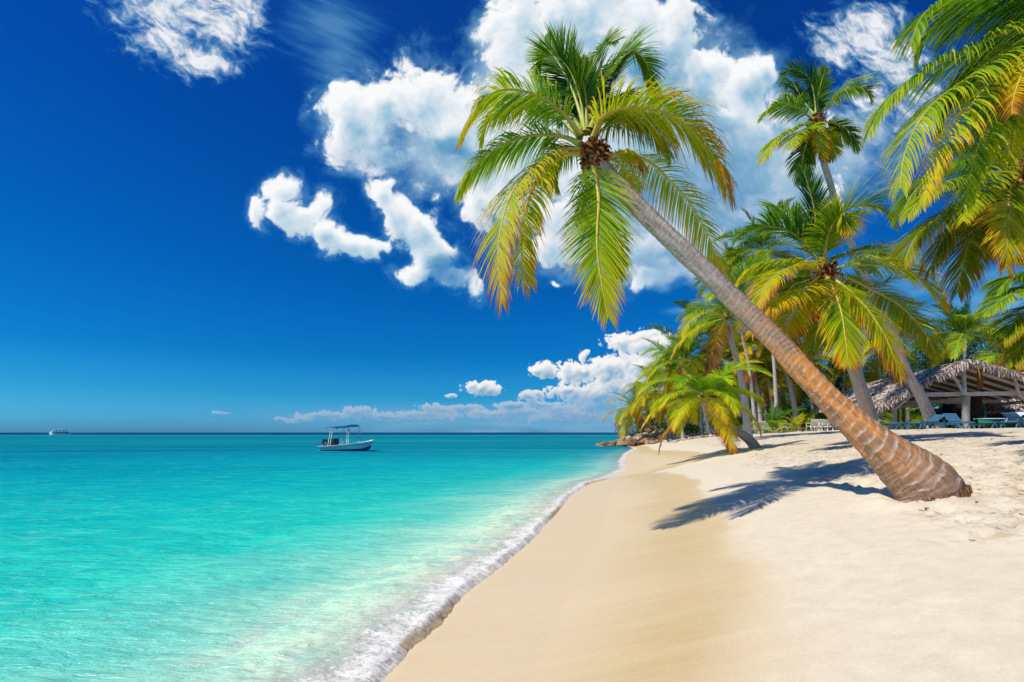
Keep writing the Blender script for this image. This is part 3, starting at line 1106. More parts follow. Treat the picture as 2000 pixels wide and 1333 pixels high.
def palm(label, base, pts, radii, L, n, lod, seed, yellow=0., classes=None, bright=1., spread=(0, 360), name='palm_tree', group='coconut palms standing along the beach', ring=True, tilt=None):
    rg = random.Random(seed)
    base = Vector(base)
    r = root(name, base, label, 'palm tree', group)
    crown = Vector(pts[-1])
    if len(pts) > 1:
        loc = [tuple(Vector(p) - base) for p in pts]
        link('trunk', trunk_mesh(loc, radii, around=12 if lod else 18, step=.25 if lod else .1, seed=seed), r)
        fb = link('crown_fibre', fibre_mesh(L * .07, 26, seed, L * .09), r, crown - base)
    seqs = classes or [0, 1, 1, 2, 2, 2, 3, 3, 3, 4, 4, 4, 5, 5]
    for k in range(n):
        c = seqs[int(k * len(seqs) / n)]
        me = lib(c, rg.randrange(2), lod)
        o = link('frond', me, r, crown - base + Vector((0, 0, 0)))
        az = math.radians(spread[0] + (k * 137.5 + rg.uniform(-18, 18)) % (spread[1] - spread[0]))
        o.rotation_euler = (rg.uniform(-.25, .25), rg.uniform(-.12, .12), az)
        sc = L * (.75 if c == 0 else 1) * rg.uniform(.85, 1.12)
        o.scale = (sc, sc, sc)
        dead = .75 if c == 5 and rg.random() < .3 else 0
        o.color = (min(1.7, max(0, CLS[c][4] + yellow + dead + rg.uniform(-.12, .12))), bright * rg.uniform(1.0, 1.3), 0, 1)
    return r


Z1 = lambda x, y: (850 + .48 * x, 20 + .48 * y)
Z2 = lambda x, y: (1400 + .45 * x, .45 * y)


def pix_frond(r, pts, D0, D1, age, bright=1., **kw):
    n = len(pts)
    w = []
    for i, (x, y) in enumerate(pts):
        u = i / (n - 1)
        w.append(P(x, y, D0 + (D1 - D0) * (u ** .8)))
    b = r.location
    w = [tuple(p - b) for p in w]
    o = link('frond', frond_mesh('frond', w, **kw), r)
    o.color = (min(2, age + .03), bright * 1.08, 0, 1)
    return o


# ---- the leaning palm in front
def main_palm():
    cl = [(1160, 306, 35, 7.0), (1190, 346, 34, 6.95), (1250, 408, 36, 6.8), (1310, 467, 37, 6.66), (1385, 538, 38, 6.5), (1450, 603, 40, 6.35), (1515, 666, 42, 6.15), (1560, 717, 44, 6.0), (1601, 761, 46, 5.9),
          (1645, 806, 50, 5.8), (1690, 848, 60, 5.7), (1730, 882, 74, 5.62), (1760, 907, 90, 5.58), (1790, 932, 110, 5.52), (1808, 950, 122, 5.48), (1818, 974, 126, 5.46), (1824, 1020, 120, 5.45)]
    pts = [P(x, y, D) for x, y, w, D in cl][::-1]
    rad = [w / 2000 * D * .98 for x, y, w, D in cl][::-1]
    base = Vector((pts[1].x, pts[1].y, gz(pts[1].x, pts[1].y)))
    r = root('palm_tree', base, 'big coconut palm leaning left over the beach from a thick ringed orange brown trunk', 'palm tree', 'coconut palms standing along the beach')
    k = 9
    lower = [tuple(p - base) for p in pts[:k]]
    allp = [tuple(p - base) for p in pts]
    m = trunk_mesh(allp, rad, M_BARK_MAIN, 72, .012, .105, .05, 'trunk')
    link('trunk', m, r)
    # torn root collar where the trunk meets the sand
    rg = random.Random(4)
    b = MB()
    p0, p1 = pts[1] - base, pts[2] - base
    ax = (p1 - p0).normalized()
    u = ax.cross(Vector((0, 1, 0))).normalized()
    w = ax.cross(u)
    for j in range(260):
        a = rg.uniform(0, 2 * math.pi)
        rr = .335 + rg.uniform(-.01, .012)
        q = p0 + ax * rg.uniform(.0, .07) + (u * math.cos(a) + w * math.sin(a)) * rr
        e = q - ax * rg.uniform(.03, .08) + (u * math.cos(a) + w * math.sin(a)) * rg.uniform(.0, .02) - Vector((0, 0, .05))
        b.tube([q, (q + e) / 2 + Vector((rg.uniform(-.01, .01), rg.uniform(-.01, .01), 0)), e], [.012, .010, .004], 5)
    b.build('root_collar', worn('root_fibre', (.26, .13, .06), .9, .6, 20, .1), r)
    cr = P(1160, 300, 7.0)
    o = link('crown_fibre', fibre_mesh(.26, 170, 3, .17), r, cr - base)
    o.rotation_euler = (0, -.5, 0)
    F = lambda z, D1, age, **kw: pix_frond(r, [Z1(*q) for q in z], 7.0, D1, age, **kw)
    hi = dict(nl=125, segs=4, w0=.021, rad=.019, ragged=.16)
    # upright young fronds at the back and top
    F([(610, 500), (595, 380), (560, 270), (510, 200), (450, 185), (425, 250)], 7.3, .26, Lm=.62, grav=.6, vee=35, seed=11, petiole=.28, **hi)
    F([(620, 500), (615, 380), (602, 290), (596, 215)], 7.1, .25, Lm=.50, grav=.25, vee=20, seed=12, side=(.9, .3, 0), ahead=(32, 14), nl=80, segs=4, w0=.032, rad=.02, petiole=.3)
    F([(612, 490), (560, 330), (505, 220), (465, 165), (445, 130)], 7.7, .2, Lm=.66, grav=.45, vee=20, seed=13, petiole=.3, ahead=(50, 16), side=(.8, -.5, .2), **hi)
    F([(625, 490), (650, 330), (640, 220), (690, 140), (745, 125)], 7.9, .22, Lm=.60, grav=.8, vee=15, seed=14, petiole=.25, side=(.6, -.8, 0), **hi)
    F([(630, 490), (680, 320), (730, 210), (800, 165), (860, 220), (895, 350)], 7.6, .25, Lm=.55, grav=1.1, vee=15, seed=15, petiole=.3, **hi)
    F([(632, 495), (700, 330), (750, 215), (810, 150)], 8.0, .24, Lm=.55, grav=1.2, vee=20, seed=16, petiole=.3, side=(.5, -.8, -.2), **hi)
    F([(600, 500), (540, 400), (480, 340), (420, 330)], 8.4, .08, Lm=.62, grav=.8, vee=10, seed=17, petiole=.15, side=(.5, .4, .7), bright=.8, **hi)
    F([(640, 500), (690, 430), (740, 350), (770, 380)], 8.3, .12, Lm=.6, grav=1.4, vee=5, seed=18, petiole=.15, bright=.8, **hi)
    F([(610, 490), (560, 410), (500, 300), (440, 290)], 8.7, .1, Lm=.7, grav=1.0, vee=5, seed=19, petiole=.2, bright=.7, **hi)
    F([(625, 490), (640, 400), (650, 330), (660, 290)], 8.8, .06, Lm=.6, grav=1.2, vee=10, seed=20, petiole=.1, side=(1, 0, 0), bright=.6, **hi)
    # left side
    F([(590, 510), (520, 420), (430, 355), (330, 325), (240, 335), (170, 400), (110, 500)], 6.5, .50, Lm=.80, grav=1.8, vee=-4, seed=21, petiole=.12, **hi)
    F([(590, 520), (500, 440), (420, 400), (350, 385), (280, 400), (215, 440), (180, 530)], 7.8, .38, Lm=.60, grav=1.9, vee=-6, seed=22, petiole=.12, **hi)
    F([(590, 545), (520, 515), (430, 508), (330, 525), (230, 575), (150, 650), (95, 735)], 6.9, .38, Lm=.72, grav=2.1, vee=-4, seed=23, petiole=.14, **hi)
    F([(590, 575), (500, 572), (410, 630), (330, 715), (280, 830), (255, 990), (272, 1190)], 6.1, .72, Lm=.84, grav=1.6, vee=0, seed=24, petiole=.14, **hi)
    F([(600, 585), (530, 590), (440, 650), (385, 760), (355, 880), (355, 1000), (385, 1120)], 6.3, .60, Lm=.74, grav=1.6, vee=0, seed=25, petiole=.14, **hi)
    # hanging fronds
    F([(640, 620), (655, 680), (666, 780), (660, 880), (660, 980), (675, 1100), (703, 1250)], 5.9, .50, Lm=.80, grav=.7, vee=-6, seed=26, petiole=.06, side=(1, .1, 0), ahead=(55, 18), **hi)
    F([(620, 620), (610, 680), (640, 790), (690, 900), (730, 1010), (745, 1090)], 7.7, .30, Lm=.62, grav=1.0, vee=-10, seed=27, petiole=.1, side=(1, .1, 0), bright=.75, ahead=(50, 20), **hi)
    F([(690, 590), (790, 590), (880, 625), (960, 700), (1040, 790), (1105, 910), (1190, 1085)], 8.0, .62, Lm=.72, grav=2.0, vee=-5, seed=28, petiole=.12, **hi)
    F([(680, 600), (740, 620), (800, 680), (830, 740)], 8.3, .5, Lm=.50, grav=1.5, vee=-5, seed=29, petiole=.1, **hi)
    # the wide frond on the right
    F([(640, 530), (670, 450), (730, 408), (810, 396), (900, 405), (985, 440), (1065, 510), (1125, 595), (1170, 670), (1195, 735)], 6.3, .66, Lm=1.05, grav=2.0, vee=6, seed=30, petiole=.06, **{**hi, 'nl': 165})
    F([(645, 525), (690, 440), (760, 405), (850, 400), (950, 425), (1040, 480), (1110, 560), (1160, 650), (1180, 720)], 6.9, .62, Lm=.85, grav=1.7, vee=12, seed=34, petiole=.1, **hi)
    F([(640, 530), (700, 470), (780, 450), (860, 470), (930, 530), (960, 600)], 7.6, .42, Lm=.62, grav=1.8, vee=0, seed=31, petiole=.1, **hi)
    F([(600, 570), (560, 560), (500, 590), (470, 650), (480, 720)], 7.5, .38, Lm=.55, grav=1.6, vee=0, seed=32, petiole=.1, **hi)
    F([(690, 600), (760, 578), (820, 590), (840, 640)], 6.7, .8, Lm=.36, grav=2.2, vee=-10, seed=33, petiole=.2, nl=50, segs=4, w0=.03, rad=.02)


main_palm()


# ---- the small leaning palm lower down the beach
def tpath(cl):
    return [P(x, y, D) for x, y, w, D in cl], [w / 2000 * D for x, y, w, D in cl]


def guided(label, cl, L, n, lod, seed, **kw):
    pts, rad = tpath(cl)
    b = pts[0].copy()
    b.z = gz(b.x, b.y)
    pts[0].z = min(pts[0].z, b.z - .15)
    return palm(label, b, pts, rad, L, n, lod, seed, **kw)


D = 20.5
g = on_ground(1474, D)
r = guided('short palm with bright yellow green fronds leaning left low over the sand', [(1480, 873, 22, D), (1462, 858, 18, D), (1423, 832, 14, D - .2), (1395, 805, 12, D - .3), (1375, 778, 12, D - .5)], 2.6, 24, 0, 5, yellow=.1, bright=1.15, classes=[1, 2, 2, 2, 3, 3, 3, 3, 4, 4, 4, 5, 5])


# ---- mid palm behind the leaning trunk: crown fronds traced one by one
def middle_palm():
    cl = [(1700, 845, 30, 19.5), (1697, 815, 28, 19.5), (1676, 745, 22, 18.5), (1655, 690, 19, 17.5), (1640, 620, 17, 16), (1618, 545, 15, 15)]
    pts, rad = tpath(cl)
    b = pts[0].copy()
    b.z = gz(b.x, b.y)
    pts[0].z = b.z - .2
    r = root('palm_tree', b, 'wide palm with yellow fronds whose crown spreads just right of the leaning trunk', 'palm tree', 'coconut palms standing along the beach')
    link('trunk', trunk_mesh([tuple(p - b) for p in pts], rad, M_BARK, 20, .08), r)
    link('crown_fibre', fibre_mesh(.42, 80, 8, .4), r, P(1612, 535, 15) - b)
    F = lambda z, D1, age, **kw: pix_frond(r, [Z2(*q) for q in z], 15, D1, age, nl=110, w0=.045, rad=.035, **kw)
    g = dict(Lm=1.5, grav=1.0)
    F([(460, 1150), (430, 1020), (425, 920), (400, 820), (375, 740)], 15.6, .12, Lm=1.15, grav=.4, vee=20, seed=41, side=(1, .2, 0), ahead=(52, 16))
    F([(455, 1150), (390, 1060), (300, 1000), (200, 985), (110, 1020)], 15.5, .15, Lm=1.35, grav=1.0, vee=25, seed=42)
    F([(455, 1150), (370, 1040), (320, 950), (260, 900), (250, 950)], 17, .15, Lm=1.3, grav=.9, vee=20, seed=43)
    F([(450, 1170), (380, 1150), (270, 1150), (170, 1170), (90, 1230)], 15.8, .45, Lm=1.2, grav=1.8, vee=5, seed=44)
    F([(450, 1180), (380, 1160), (300, 1170), (220, 1230), (180, 1330)], 13.8, .72, Lm=1.2, grav=1.5, vee=5, seed=45)
    F([(450, 1190), (400, 1240), (300, 1290), (200, 1350), (150, 1450)], 13.6, .70, Lm=1.3, grav=1.3, vee=0, seed=46)
    F([(455, 1200), (400, 1280), (330, 1380), (290, 1490)], 14.2, .75, Lm=1.3, grav=1.2, vee=0, seed=47)
    F([(470, 1190), (500, 1240), (540, 1350), (560, 1480), (570, 1580)], 12.8, .66, Lm=1.35, grav=.8, vee=5, seed=48, side=(1, .2, .1), ahead=(52, 18))
    F([(475, 1190), (560, 1250), (660, 1350), (740, 1480), (800, 1640)], 13.2, .70, Lm=1.35, grav=1.1, vee=0, seed=49)
    F([(480, 1180), (560, 1155), (680, 1150), (800, 1165), (900, 1220), (990, 1320)], 13.6, .60, Lm=1.35, grav=1.5, vee=10, seed=50)
    F([(480, 1170), (540, 1110), (640, 1090), (740, 1100), (830, 1150)], 16.5, .35, Lm=1.2, grav=1.4, vee=10, seed=51, bright=.7)
    F([(485, 1180), (580, 1210), (680, 1260), (800, 1330), (900, 1440), (950, 1540)], 15.8, .45, Lm=1.3, grav=1.5, vee=0, seed=52, bright=.65)
    F([(465, 1150), (490, 1020), (540, 930), (620, 890), (700, 900), (765, 960)], 14.3, .36, Lm=1.35, grav=1.3, vee=25, seed=53)
    F([(465, 1150), (480, 1030), (530, 940), (560, 960), (575, 1010)], 13.9, .55, Lm=1.0, grav=1.6, vee=5, seed=54)
    F([(450, 1190), (380, 1220), (330, 1240), (280, 1310)], 16.6, .4, Lm=1.2, grav=1.5, vee=0, seed=56, bright=.7)
    F([(470, 1200), (470, 1300), (440, 1420), (420, 1520)], 16.3, .5, Lm=1.2, grav=1.2, vee=0, seed=57, bright=.6)


middle_palm()


def tall_palm():
    cl = [(1824, 838, 26, 30), (1818, 820, 22, 30), (1797, 772, 18, 29.5), (1770, 724, 16, 29), (1742, 650, 15, 28.5), (1700, 565, 13, 28), (1668, 488, 12.5, 28), (1640, 425, 12, 28), (1622, 360, 11.5, 28), (1606, 305, 11, 28), (1597, 240, 10, 28)]
    pts, rad = tpath(cl)
    b = pts[0].copy()
    b.z = gz(b.x, b.y)
    pts[0].z = b.z - .2
    r = root('palm_tree', b, 'tallest palm with a long thin curved trunk rising behind the other crowns', 'palm tree', 'coconut palms standing along the beach')
    link('trunk', trunk_mesh([tuple(p - b) for p in pts], rad, M_BARK, 16, .12), r)
    link('crown_fibre', fibre_mesh(.55, 40, 9, .5), r, P(1597, 238, 28) - b)
    c = (440, 520)
    F = lambda z, D1, age, **kw: pix_frond(r, [Z2(*q) for q in z], 28, D1, age, nl=95, w0=.062, rad=.045, **{**dict(Lm=1.55, grav=1.5, vee=0), **kw})
    F([(430, 520), (425, 430), (400, 340), (330, 300), (285, 345)], 28.5, .12, seed=61, grav=.8)
    F([(440, 520), (440, 420), (470, 300)], 29, .2, seed=62, grav=.4, side=(1, .2, 0), ahead=(45, 14))
    F([(450, 500), (500, 430), (570, 385), (640, 380), (675, 420)], 27.5, .3, seed=63)
    F([(450, 530), (510, 535), (570, 565), (615, 625)], 27.5, .3, seed=64, bright=.8)
    F([(420, 520), (350, 470), (270, 450), (200, 500)], 28, .3, seed=65)
    F([(420, 530), (330, 560), (250, 610), (195, 700)], 27, .5, seed=66)
    F([(430, 535), (390, 560), (340, 590), (320, 640)], 26, .45, seed=67)
    F([(430, 540), (390, 620), (370, 700), (365, 790)], 29, .3, seed=68, bright=.7)
    F([(442, 545), (450, 600), (462, 660), (468, 700)], 26.5, .85, seed=69, side=(1, .1, 0), Lm=.9, grav=.9)
    F([(450, 540), (490, 600), (510, 660), (500, 690)], 28.5, .6, seed=70, Lm=1.0)
    F([(425, 500), (370, 430), (330, 360), (300, 370)], 29.8, .1, seed=71, bright=.75)
    F([(432, 545), (400, 590), (400, 640)], 28.8, .4, seed=72, bright=.6, Lm=1.0)


tall_palm()


# ---- the big palms at the right edge
def right_palms():
    b = Vector((8.6, 7.4, 0))
    b.z = gz(b.x, b.y)
    r = root('palm_tree', b, 'near palm whose long drooping fronds fill the top right corner', 'palm tree', 'coconut palms standing along the beach')
    cr = P(2110, 30, 6.8)
    tp = [tuple(Vector(p) - b) for p in [(b.x, b.y, b.z - .2), (8.4, 7.4, b.z + 1.5), (8.0, 7.2, 4.2), (cr.x, cr.y, cr.z)]]
    link('trunk', trunk_mesh(tp, [.24, .15, .13, .12], M_BARK, 20, .08), r)
    link('crown_fibre', fibre_mesh(.3, 60, 12, .3), r, cr - b)
    C = (1578, 67)
    F = lambda z, D1, age, **kw: pix_frond(r, [Z2(*q) for q in [C] + z], 6.8, D1, age, nl=135, w0=.023, rad=.02, **{**dict(Lm=.85, grav=2.1, vee=-4, petiole=.12), **kw})
    F([(1333, -40), (1180, -30), (1020, -5), (920, 40), (865, 120), (840, 200)], 6.4, .28, seed=81, Lm=.9)
    F([(1400, 0), (1260, -10), (1120, 30), (1010, 60), (930, 130), (880, 230)], 7.6, .25, seed=80, Lm=.85, bright=.8)
    F([(1333, 115), (1200, 165), (1060, 225), (900, 300), (790, 390), (710, 480), (660, 580)], 6.6, .38, seed=82, Lm=.85)
    F([(1400, 130), (1270, 210), (1100, 330), (950, 440), (860, 560), (810, 690), (795, 820)], 6.0, .42, seed=83, Lm=.92)
    F([(1420, 150), (1300, 260), (1150, 400), (1030, 560), (950, 700), (890, 880)], 5.9, .70, seed=84, Lm=.72, ragged=.3)
    F([(1440, 160), (1330, 260), (1250, 380), (1180, 520), (1120, 680), (1080, 880)], 6.4, .34, seed=85, Lm=.80)
    F([(1460, 180), (1380, 300), (1320, 430), (1290, 560), (1270, 700)], 6.2, .45, seed=86, Lm=.78)
    F([(1420, 60), (1300, 120), (1180, 230), (1090, 330), (1030, 400)], 8.1, .18, seed=87, Lm=.8, bright=.6)
    F([(1470, 120), (1400, 180), (1333, 300), (1290, 420), (1280, 500)], 5.6, .85, seed=88, Lm=.6)
    F([(1450, -60), (1300, -120), (1150, -100), (1020, -40)], 7.4, .2, seed=89, Lm=.9)
    F([(1420, 90), (1280, 140), (1130, 250), (1010, 400), (960, 560)], 7.9, .22, seed=90, Lm=.8, bright=.65)
    F([(1450, 110), (1330, 200), (1230, 320), (1180, 460), (1170, 600)], 8.0, .2, seed=79, Lm=.85, bright=.55)
    F([(1700, 0), (1850, 60), (2000, 220)], 6.5, .4, seed=78, Lm=.9)
    F([(1650, 200), (1720, 400), (1760, 600)], 6.2, .5, seed=77, Lm=.9)

    cr = P(1990, 345, 9.4)
    b = Vector((10.9, 9.4, 0))
    b.z = gz(b.x, b.y)
    r = root('palm_tree', b, 'palm at the right edge with dark hanging fronds below the corner palm', 'palm tree', 'coconut palms standing along the beach')
    tp = [tuple(Vector(p) - b) for p in [(b.x, b.y, b.z - .2), (10.7, 9.4, b.z + 1.2), tuple(P(2050, 580, 9.4)), tuple(P(2004, 450, 9.4)), tuple(cr)]]
    link('trunk', trunk_mesh(tp, [.25, .15, .12, .12, .12], M_BARK, 20, .08), r)
    link('crown_fibre', fibre_mesh(.35, 60, 13, .35), r, cr - b)
    C2 = (1300, 765)
    F = lambda z, D1, age, **kw: pix_frond(r, [Z2(*q) for q in [C2] + z], 9.4, D1, age, nl=125, w0=.029, rad=.025, **{**dict(Lm=1.05, grav=1.8, vee=-4), **kw})
    F([(1200, 700), (1080, 700), (960, 740), (860, 830), (800, 930)], 9.4, .25, seed=91)
    F([(1220, 720), (1100, 760), (1000, 790), (900, 850), (830, 940)], 8.6, .35, seed=92, Lm=.8)
    F([(1190, 820), (1080, 870), (970, 940), (870, 1020), (815, 1130)], 9.0, .45, seed=93, bright=.6)
    F([(1200, 830), (1100, 910), (1010, 1000), (950, 1100), (930, 1170)], 9.6, .5, seed=94, bright=.5)
    F([(1200, 860), (1130, 980), (1080, 1100), (1045, 1270)], 9.2, .62, seed=95, bright=.5)
    F([(1270, 830), (1268, 920), (1262, 1020), (1258, 1160)], 7.8, .62, seed=96, side=(1, .2, 0), ahead=(50, 18), grav=.8, Lm=1.0)
    F([(1230, 860), (1180, 980), (1160, 1100)], 10.5, .5, seed=97, bright=.45)
    F([(1260, 620), (1200, 500), (1120, 420), (1030, 400)], 10.5, .12, seed=98, bright=.6)
    F([(1290, 600), (1290, 480), (1240, 380)], 10.2, .08, seed=99, bright=.6)
    F([(1380, 700), (1460, 720), (1540, 820)], 9.0, .4, seed=100)
    F([(1180, 760), (1120, 820), (1080, 900), (1070, 960)], 8.4, .42, seed=101, Lm=.75)
    F([(1230, 680), (1150, 640), (1060, 640), (980, 700)], 10.8, .2, seed=102, bright=.55)
    F([(1340, 830), (1390, 920), (1420, 1040)], 8.6, .5, seed=103)

    Z3 = lambda x, y: (1560 + .27 * x, 540 + .27 * y)
    cr = P(2075, 570, 14)
    b = on_ground(2085, 14)
    r = root('palm_tree', b, 'palm mostly outside the right edge, its frond tips hanging above the hut roof', 'palm tree', 'coconut palms standing along the beach')
    link('trunk', trunk_mesh([(0, 0, -.2), tuple((cr - b) * .5), tuple(cr - b)], [.25, .15, .14], M_BARK, 14, .12), r)
    F = lambda z, D1, age, **kw: pix_frond(r, [(2075, 570)] + [Z3(*q) for q in z], 14, D1, age, nl=120, w0=.042, rad=.03, **{**dict(Lm=1.1, grav=1.6, vee=8), **kw})
    F([(1760, 0), (1600, -10), (1500, 40), (1440, 110)], 14, .2, seed=111)
    F([(1760, 60), (1620, 90), (1480, 160), (1350, 260)], 13.5, .3, seed=112)
    F([(1750, 200), (1620, 270), (1530, 370), (1480, 470)], 13.5, .5, seed=113, bright=.65)
    F([(1780, 280), (1680, 400), (1600, 520), (1560, 640)], 13.5, .6, seed=114, bright=.65)
    F([(1780, 60), (1700, -60), (1600, -120)], 14.5, .1, seed=115)


right_palms()


# ---- the grove behind
GR = 'coconut palms standing along the beach'


def bg(label, cpx, cpy, bpx, D, w, L, n=14, lod=1, seed=1, mids=(), **kw):
    n = int(n * 1.45)
    L *= 1.12
    """crown and foot in the photograph, distance, trunk width"""
    f = on_ground(bpx, D)
    c = P(cpx, cpy, D + kw.pop('dd', 0))
    k = kw.pop('bow', .06)
    m = f.lerp(c, .45) + Vector(((c.x - f.x) * -k * 2 + k * .4, 0, 0))
    pts = [f - Vector((0, 0, .2)), f.lerp(m, .3), m, f.lerp(c, .8), c]
    rd = w / 2000 * D * .8
    return palm(label, f, pts, [rd * 1.35, rd, rd * .8, rd * .7, rd * .65], L, n, lod, seed, **kw)


bg('tall palm with a thick white grey trunk in front of the dark grove', 1422, 622, 1463, 27, 18, 3.2, 15, 0, 21, yellow=.05, classes=[0, 1, 1, 1, 2, 2, 2, 3, 3, 3, 3, 4, 4, 5])
bg('palm with orange hanging skirt and slim trunk right of the thick white trunk', 1466, 686, 1488, 44, 11, 3.6, 13, 1, 22, yellow=.25, classes=[1, 2, 3, 4, 4, 5, 5])
bg('palm with a slim bent trunk whose foot stands left of the white plastic chair', 1512, 660, 1560, 43, 13, 3.8, 14, 1, 23, yellow=.25, classes=[1, 2, 2, 3, 4, 5, 5])
bg('palm at the far left end of the grove leaning out over the rocks', 1238, 800, 1286, 62, 7, 3.9, 16, 1, 24, yellow=.12, classes=[1, 2, 3, 3, 4, 4, 5, 5, 5])
bg('bushy yellow tipped palm second from the water end of the grove', 1280, 768, 1312, 56, 7, 4.2, 16, 1, 25, yellow=.12, classes=[1, 2, 3, 4, 4, 5, 5])
bg('green palm rising directly behind the short leaning palm', 1338, 705, 1388, 46, 10, 4.2, 16, 1, 26, yellow=.0)
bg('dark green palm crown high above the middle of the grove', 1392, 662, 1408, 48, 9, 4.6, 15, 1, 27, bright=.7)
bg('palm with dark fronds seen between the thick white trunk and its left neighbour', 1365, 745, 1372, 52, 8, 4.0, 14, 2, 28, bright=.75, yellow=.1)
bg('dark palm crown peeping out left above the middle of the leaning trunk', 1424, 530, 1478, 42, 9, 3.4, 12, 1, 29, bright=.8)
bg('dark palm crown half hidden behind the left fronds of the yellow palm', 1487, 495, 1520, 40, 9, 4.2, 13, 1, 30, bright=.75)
bg('palm with a thin pale trunk rising behind the low far end of the hut roof', 1672, 600, 1688, 34, 8, 3.6, 12, 1, 31, bright=.8)
bg('small green palm crown above the peak of the hut roof', 1886, 655, 1878, 44, 9, 3.9, 15, 1, 32, yellow=-.05, classes=[0, 1, 1, 2, 2, 2, 3, 3, 4])
bg('palm behind the left slope of the hut with pale green fronds', 1762, 650, 1775, 46, 9, 3.6, 14, 1, 33, yellow=.05)
bg('yellowish palm third from the water end of the grove', 1308, 728, 1335, 50, 8, 3.9, 15, 1, 34, yellow=.2)
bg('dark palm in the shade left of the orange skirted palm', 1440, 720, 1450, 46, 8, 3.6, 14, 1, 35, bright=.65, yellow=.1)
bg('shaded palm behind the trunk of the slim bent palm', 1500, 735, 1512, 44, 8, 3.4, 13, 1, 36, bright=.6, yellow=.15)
bg('palm with long pale fronds showing left of the far corner of the hut', 1590, 690, 1600, 60, 8, 4.2, 14, 1, 37, yellow=.1, bright=.8)
bg('low palm crown showing under the yellow palm left of the hut', 1650, 720, 1642, 56, 7, 4.0, 13, 1, 38, yellow=.1)
bg('palm behind the hut at its right edge', 1965, 700, 1970, 52, 8, 4.2, 14, 1, 39, yellow=.1)
bg('slanting dark palm between the second and third palms from the water', 1262, 792, 1330, 68, 6, 3.0, 13, 2, 40, yellow=.2, bright=.8)
bg('palm crown just left of the pale green one above the hut roof slope', 1715, 690, 1722, 52, 7, 4.0, 13, 1, 42, bright=.8)
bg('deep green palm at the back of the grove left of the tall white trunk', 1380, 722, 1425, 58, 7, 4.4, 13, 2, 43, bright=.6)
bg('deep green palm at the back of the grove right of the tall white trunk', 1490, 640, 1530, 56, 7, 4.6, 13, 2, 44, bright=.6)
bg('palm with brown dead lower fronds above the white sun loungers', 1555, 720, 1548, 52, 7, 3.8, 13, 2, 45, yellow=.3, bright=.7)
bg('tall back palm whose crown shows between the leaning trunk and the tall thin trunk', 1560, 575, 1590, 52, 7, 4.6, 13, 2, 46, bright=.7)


def low(label, px, py, D, L, n, seed, **kw):
    f = on_ground(px, D)
    c = Vector((f.x, f.y, f.z + .15))
    r = palm(label, f, [c], [1], L, n, 1, seed, name='young_palm', group='young palms under the grove', **{**dict(classes=[0, 1, 1, 2, 2, 3, 3]), **kw})
    r['category'] = 'young palm'


low('young stemless palm with green fronds between two slim trunks left of the loungers', 1508, 838, 40, 2.9, 12, 51)
low('small yellow young palm beside the white plastic chair', 1552, 838, 36, 1.5, 10, 52, yellow=.4)
low('young palm with tall fronds left of the far corner of the thatched hut', 1582, 836, 54, 5.2, 12, 53, bright=.8)
low('young palm under the left eave of the big hut', 1745, 838, 46, 2.6, 12, 54, yellow=.25)
low('bright young palm seen through the hut behind the grey trunk', 1790, 838, 48, 2.4, 12, 55, yellow=.3)
low('young palm in the shade of the thick white trunk', 1440, 838, 46, 2.4, 11, 56, bright=.7)
low('young palm behind the rocks at the water end of the grove', 1320, 846, 60, 2.2, 10, 57, yellow=.2)
low('young palm right of the orange skirted palm', 1530, 836, 50, 3.6, 11, 58, bright=.6)
low('young palm by the foot of the yellow crowned palm', 1665, 836, 42, 2.8, 11, 59, yellow=.1)

# bare thin trunks standing in the shade of the grove
for i, (px, D, hgt, lean, lab) in enumerate([
        (1478, 52, 4.5, .3, 'thin shaded palm trunk left of the first white loungers'), (1498, 56, 4.2, -.2, 'thin shaded palm trunk behind the first white loungers'),
        (1412, 54, 4.6, .2, 'thin shaded trunk just left of the tall white palm trunk'), (1520, 58, 4.4, .4, 'thin shaded trunk between the lounger groups'),
        (1345, 58, 3.6, -.6, 'thin pale trunk behind the short leaning palm'), (1400, 62, 4.6, -.3, 'thin trunk in the dark behind the short leaning palm'),
        (1760, 50, 3.4, -.9, 'pale slanting trunk seen under the hut left eave'), (1738, 54, 3.6, .2, 'upright trunk seen under the hut left eave'), (1715, 50, 3.4, .1, 'trunk just right of the brown leaning trunk')]):
    f = on_ground(px, D)
    palm(lab, f, [f - Vector((0, 0, .2)), f + Vector((lean * .3, 0, hgt * .5)), f + Vector((lean, 0, hgt))], [.26, .19, .16], 3.2, 10, 2, 70 + i, bright=.6, yellow=.1, classes=[1, 2, 3, 4, 4])


# ------------------------------------------------------------------ broadleaf trees and thicket
def foliage_material():
    m, t, o = mat('broad_leaf')
    r, s, _ = t.sep(t.attr('leaf'))
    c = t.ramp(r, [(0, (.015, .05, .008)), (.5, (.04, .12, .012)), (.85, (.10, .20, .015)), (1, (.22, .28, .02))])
    d = t.n.new('ShaderNodeBsdfPrincipled')
    t.put(d.inputs['Base Color'], c)
    d.inputs['Roughness'].default_value = .45
    tr = t.n.new('ShaderNodeBsdfTranslucent')
    t.put(tr.inputs[0], t.v('MULTIPLY', c, (1.4, 1.4, .6)))
    mx = t.n.new('ShaderNodeMixShader')
    mx.inputs[0].default_value = .35
    t.l.new(d.outputs[0], mx.inputs[1])
    t.l.new(tr.outputs[0], mx.inputs[2])
    t.l.new(mx.outputs[0], o.inputs[0])
    return m


M_FOL = foliage_material()


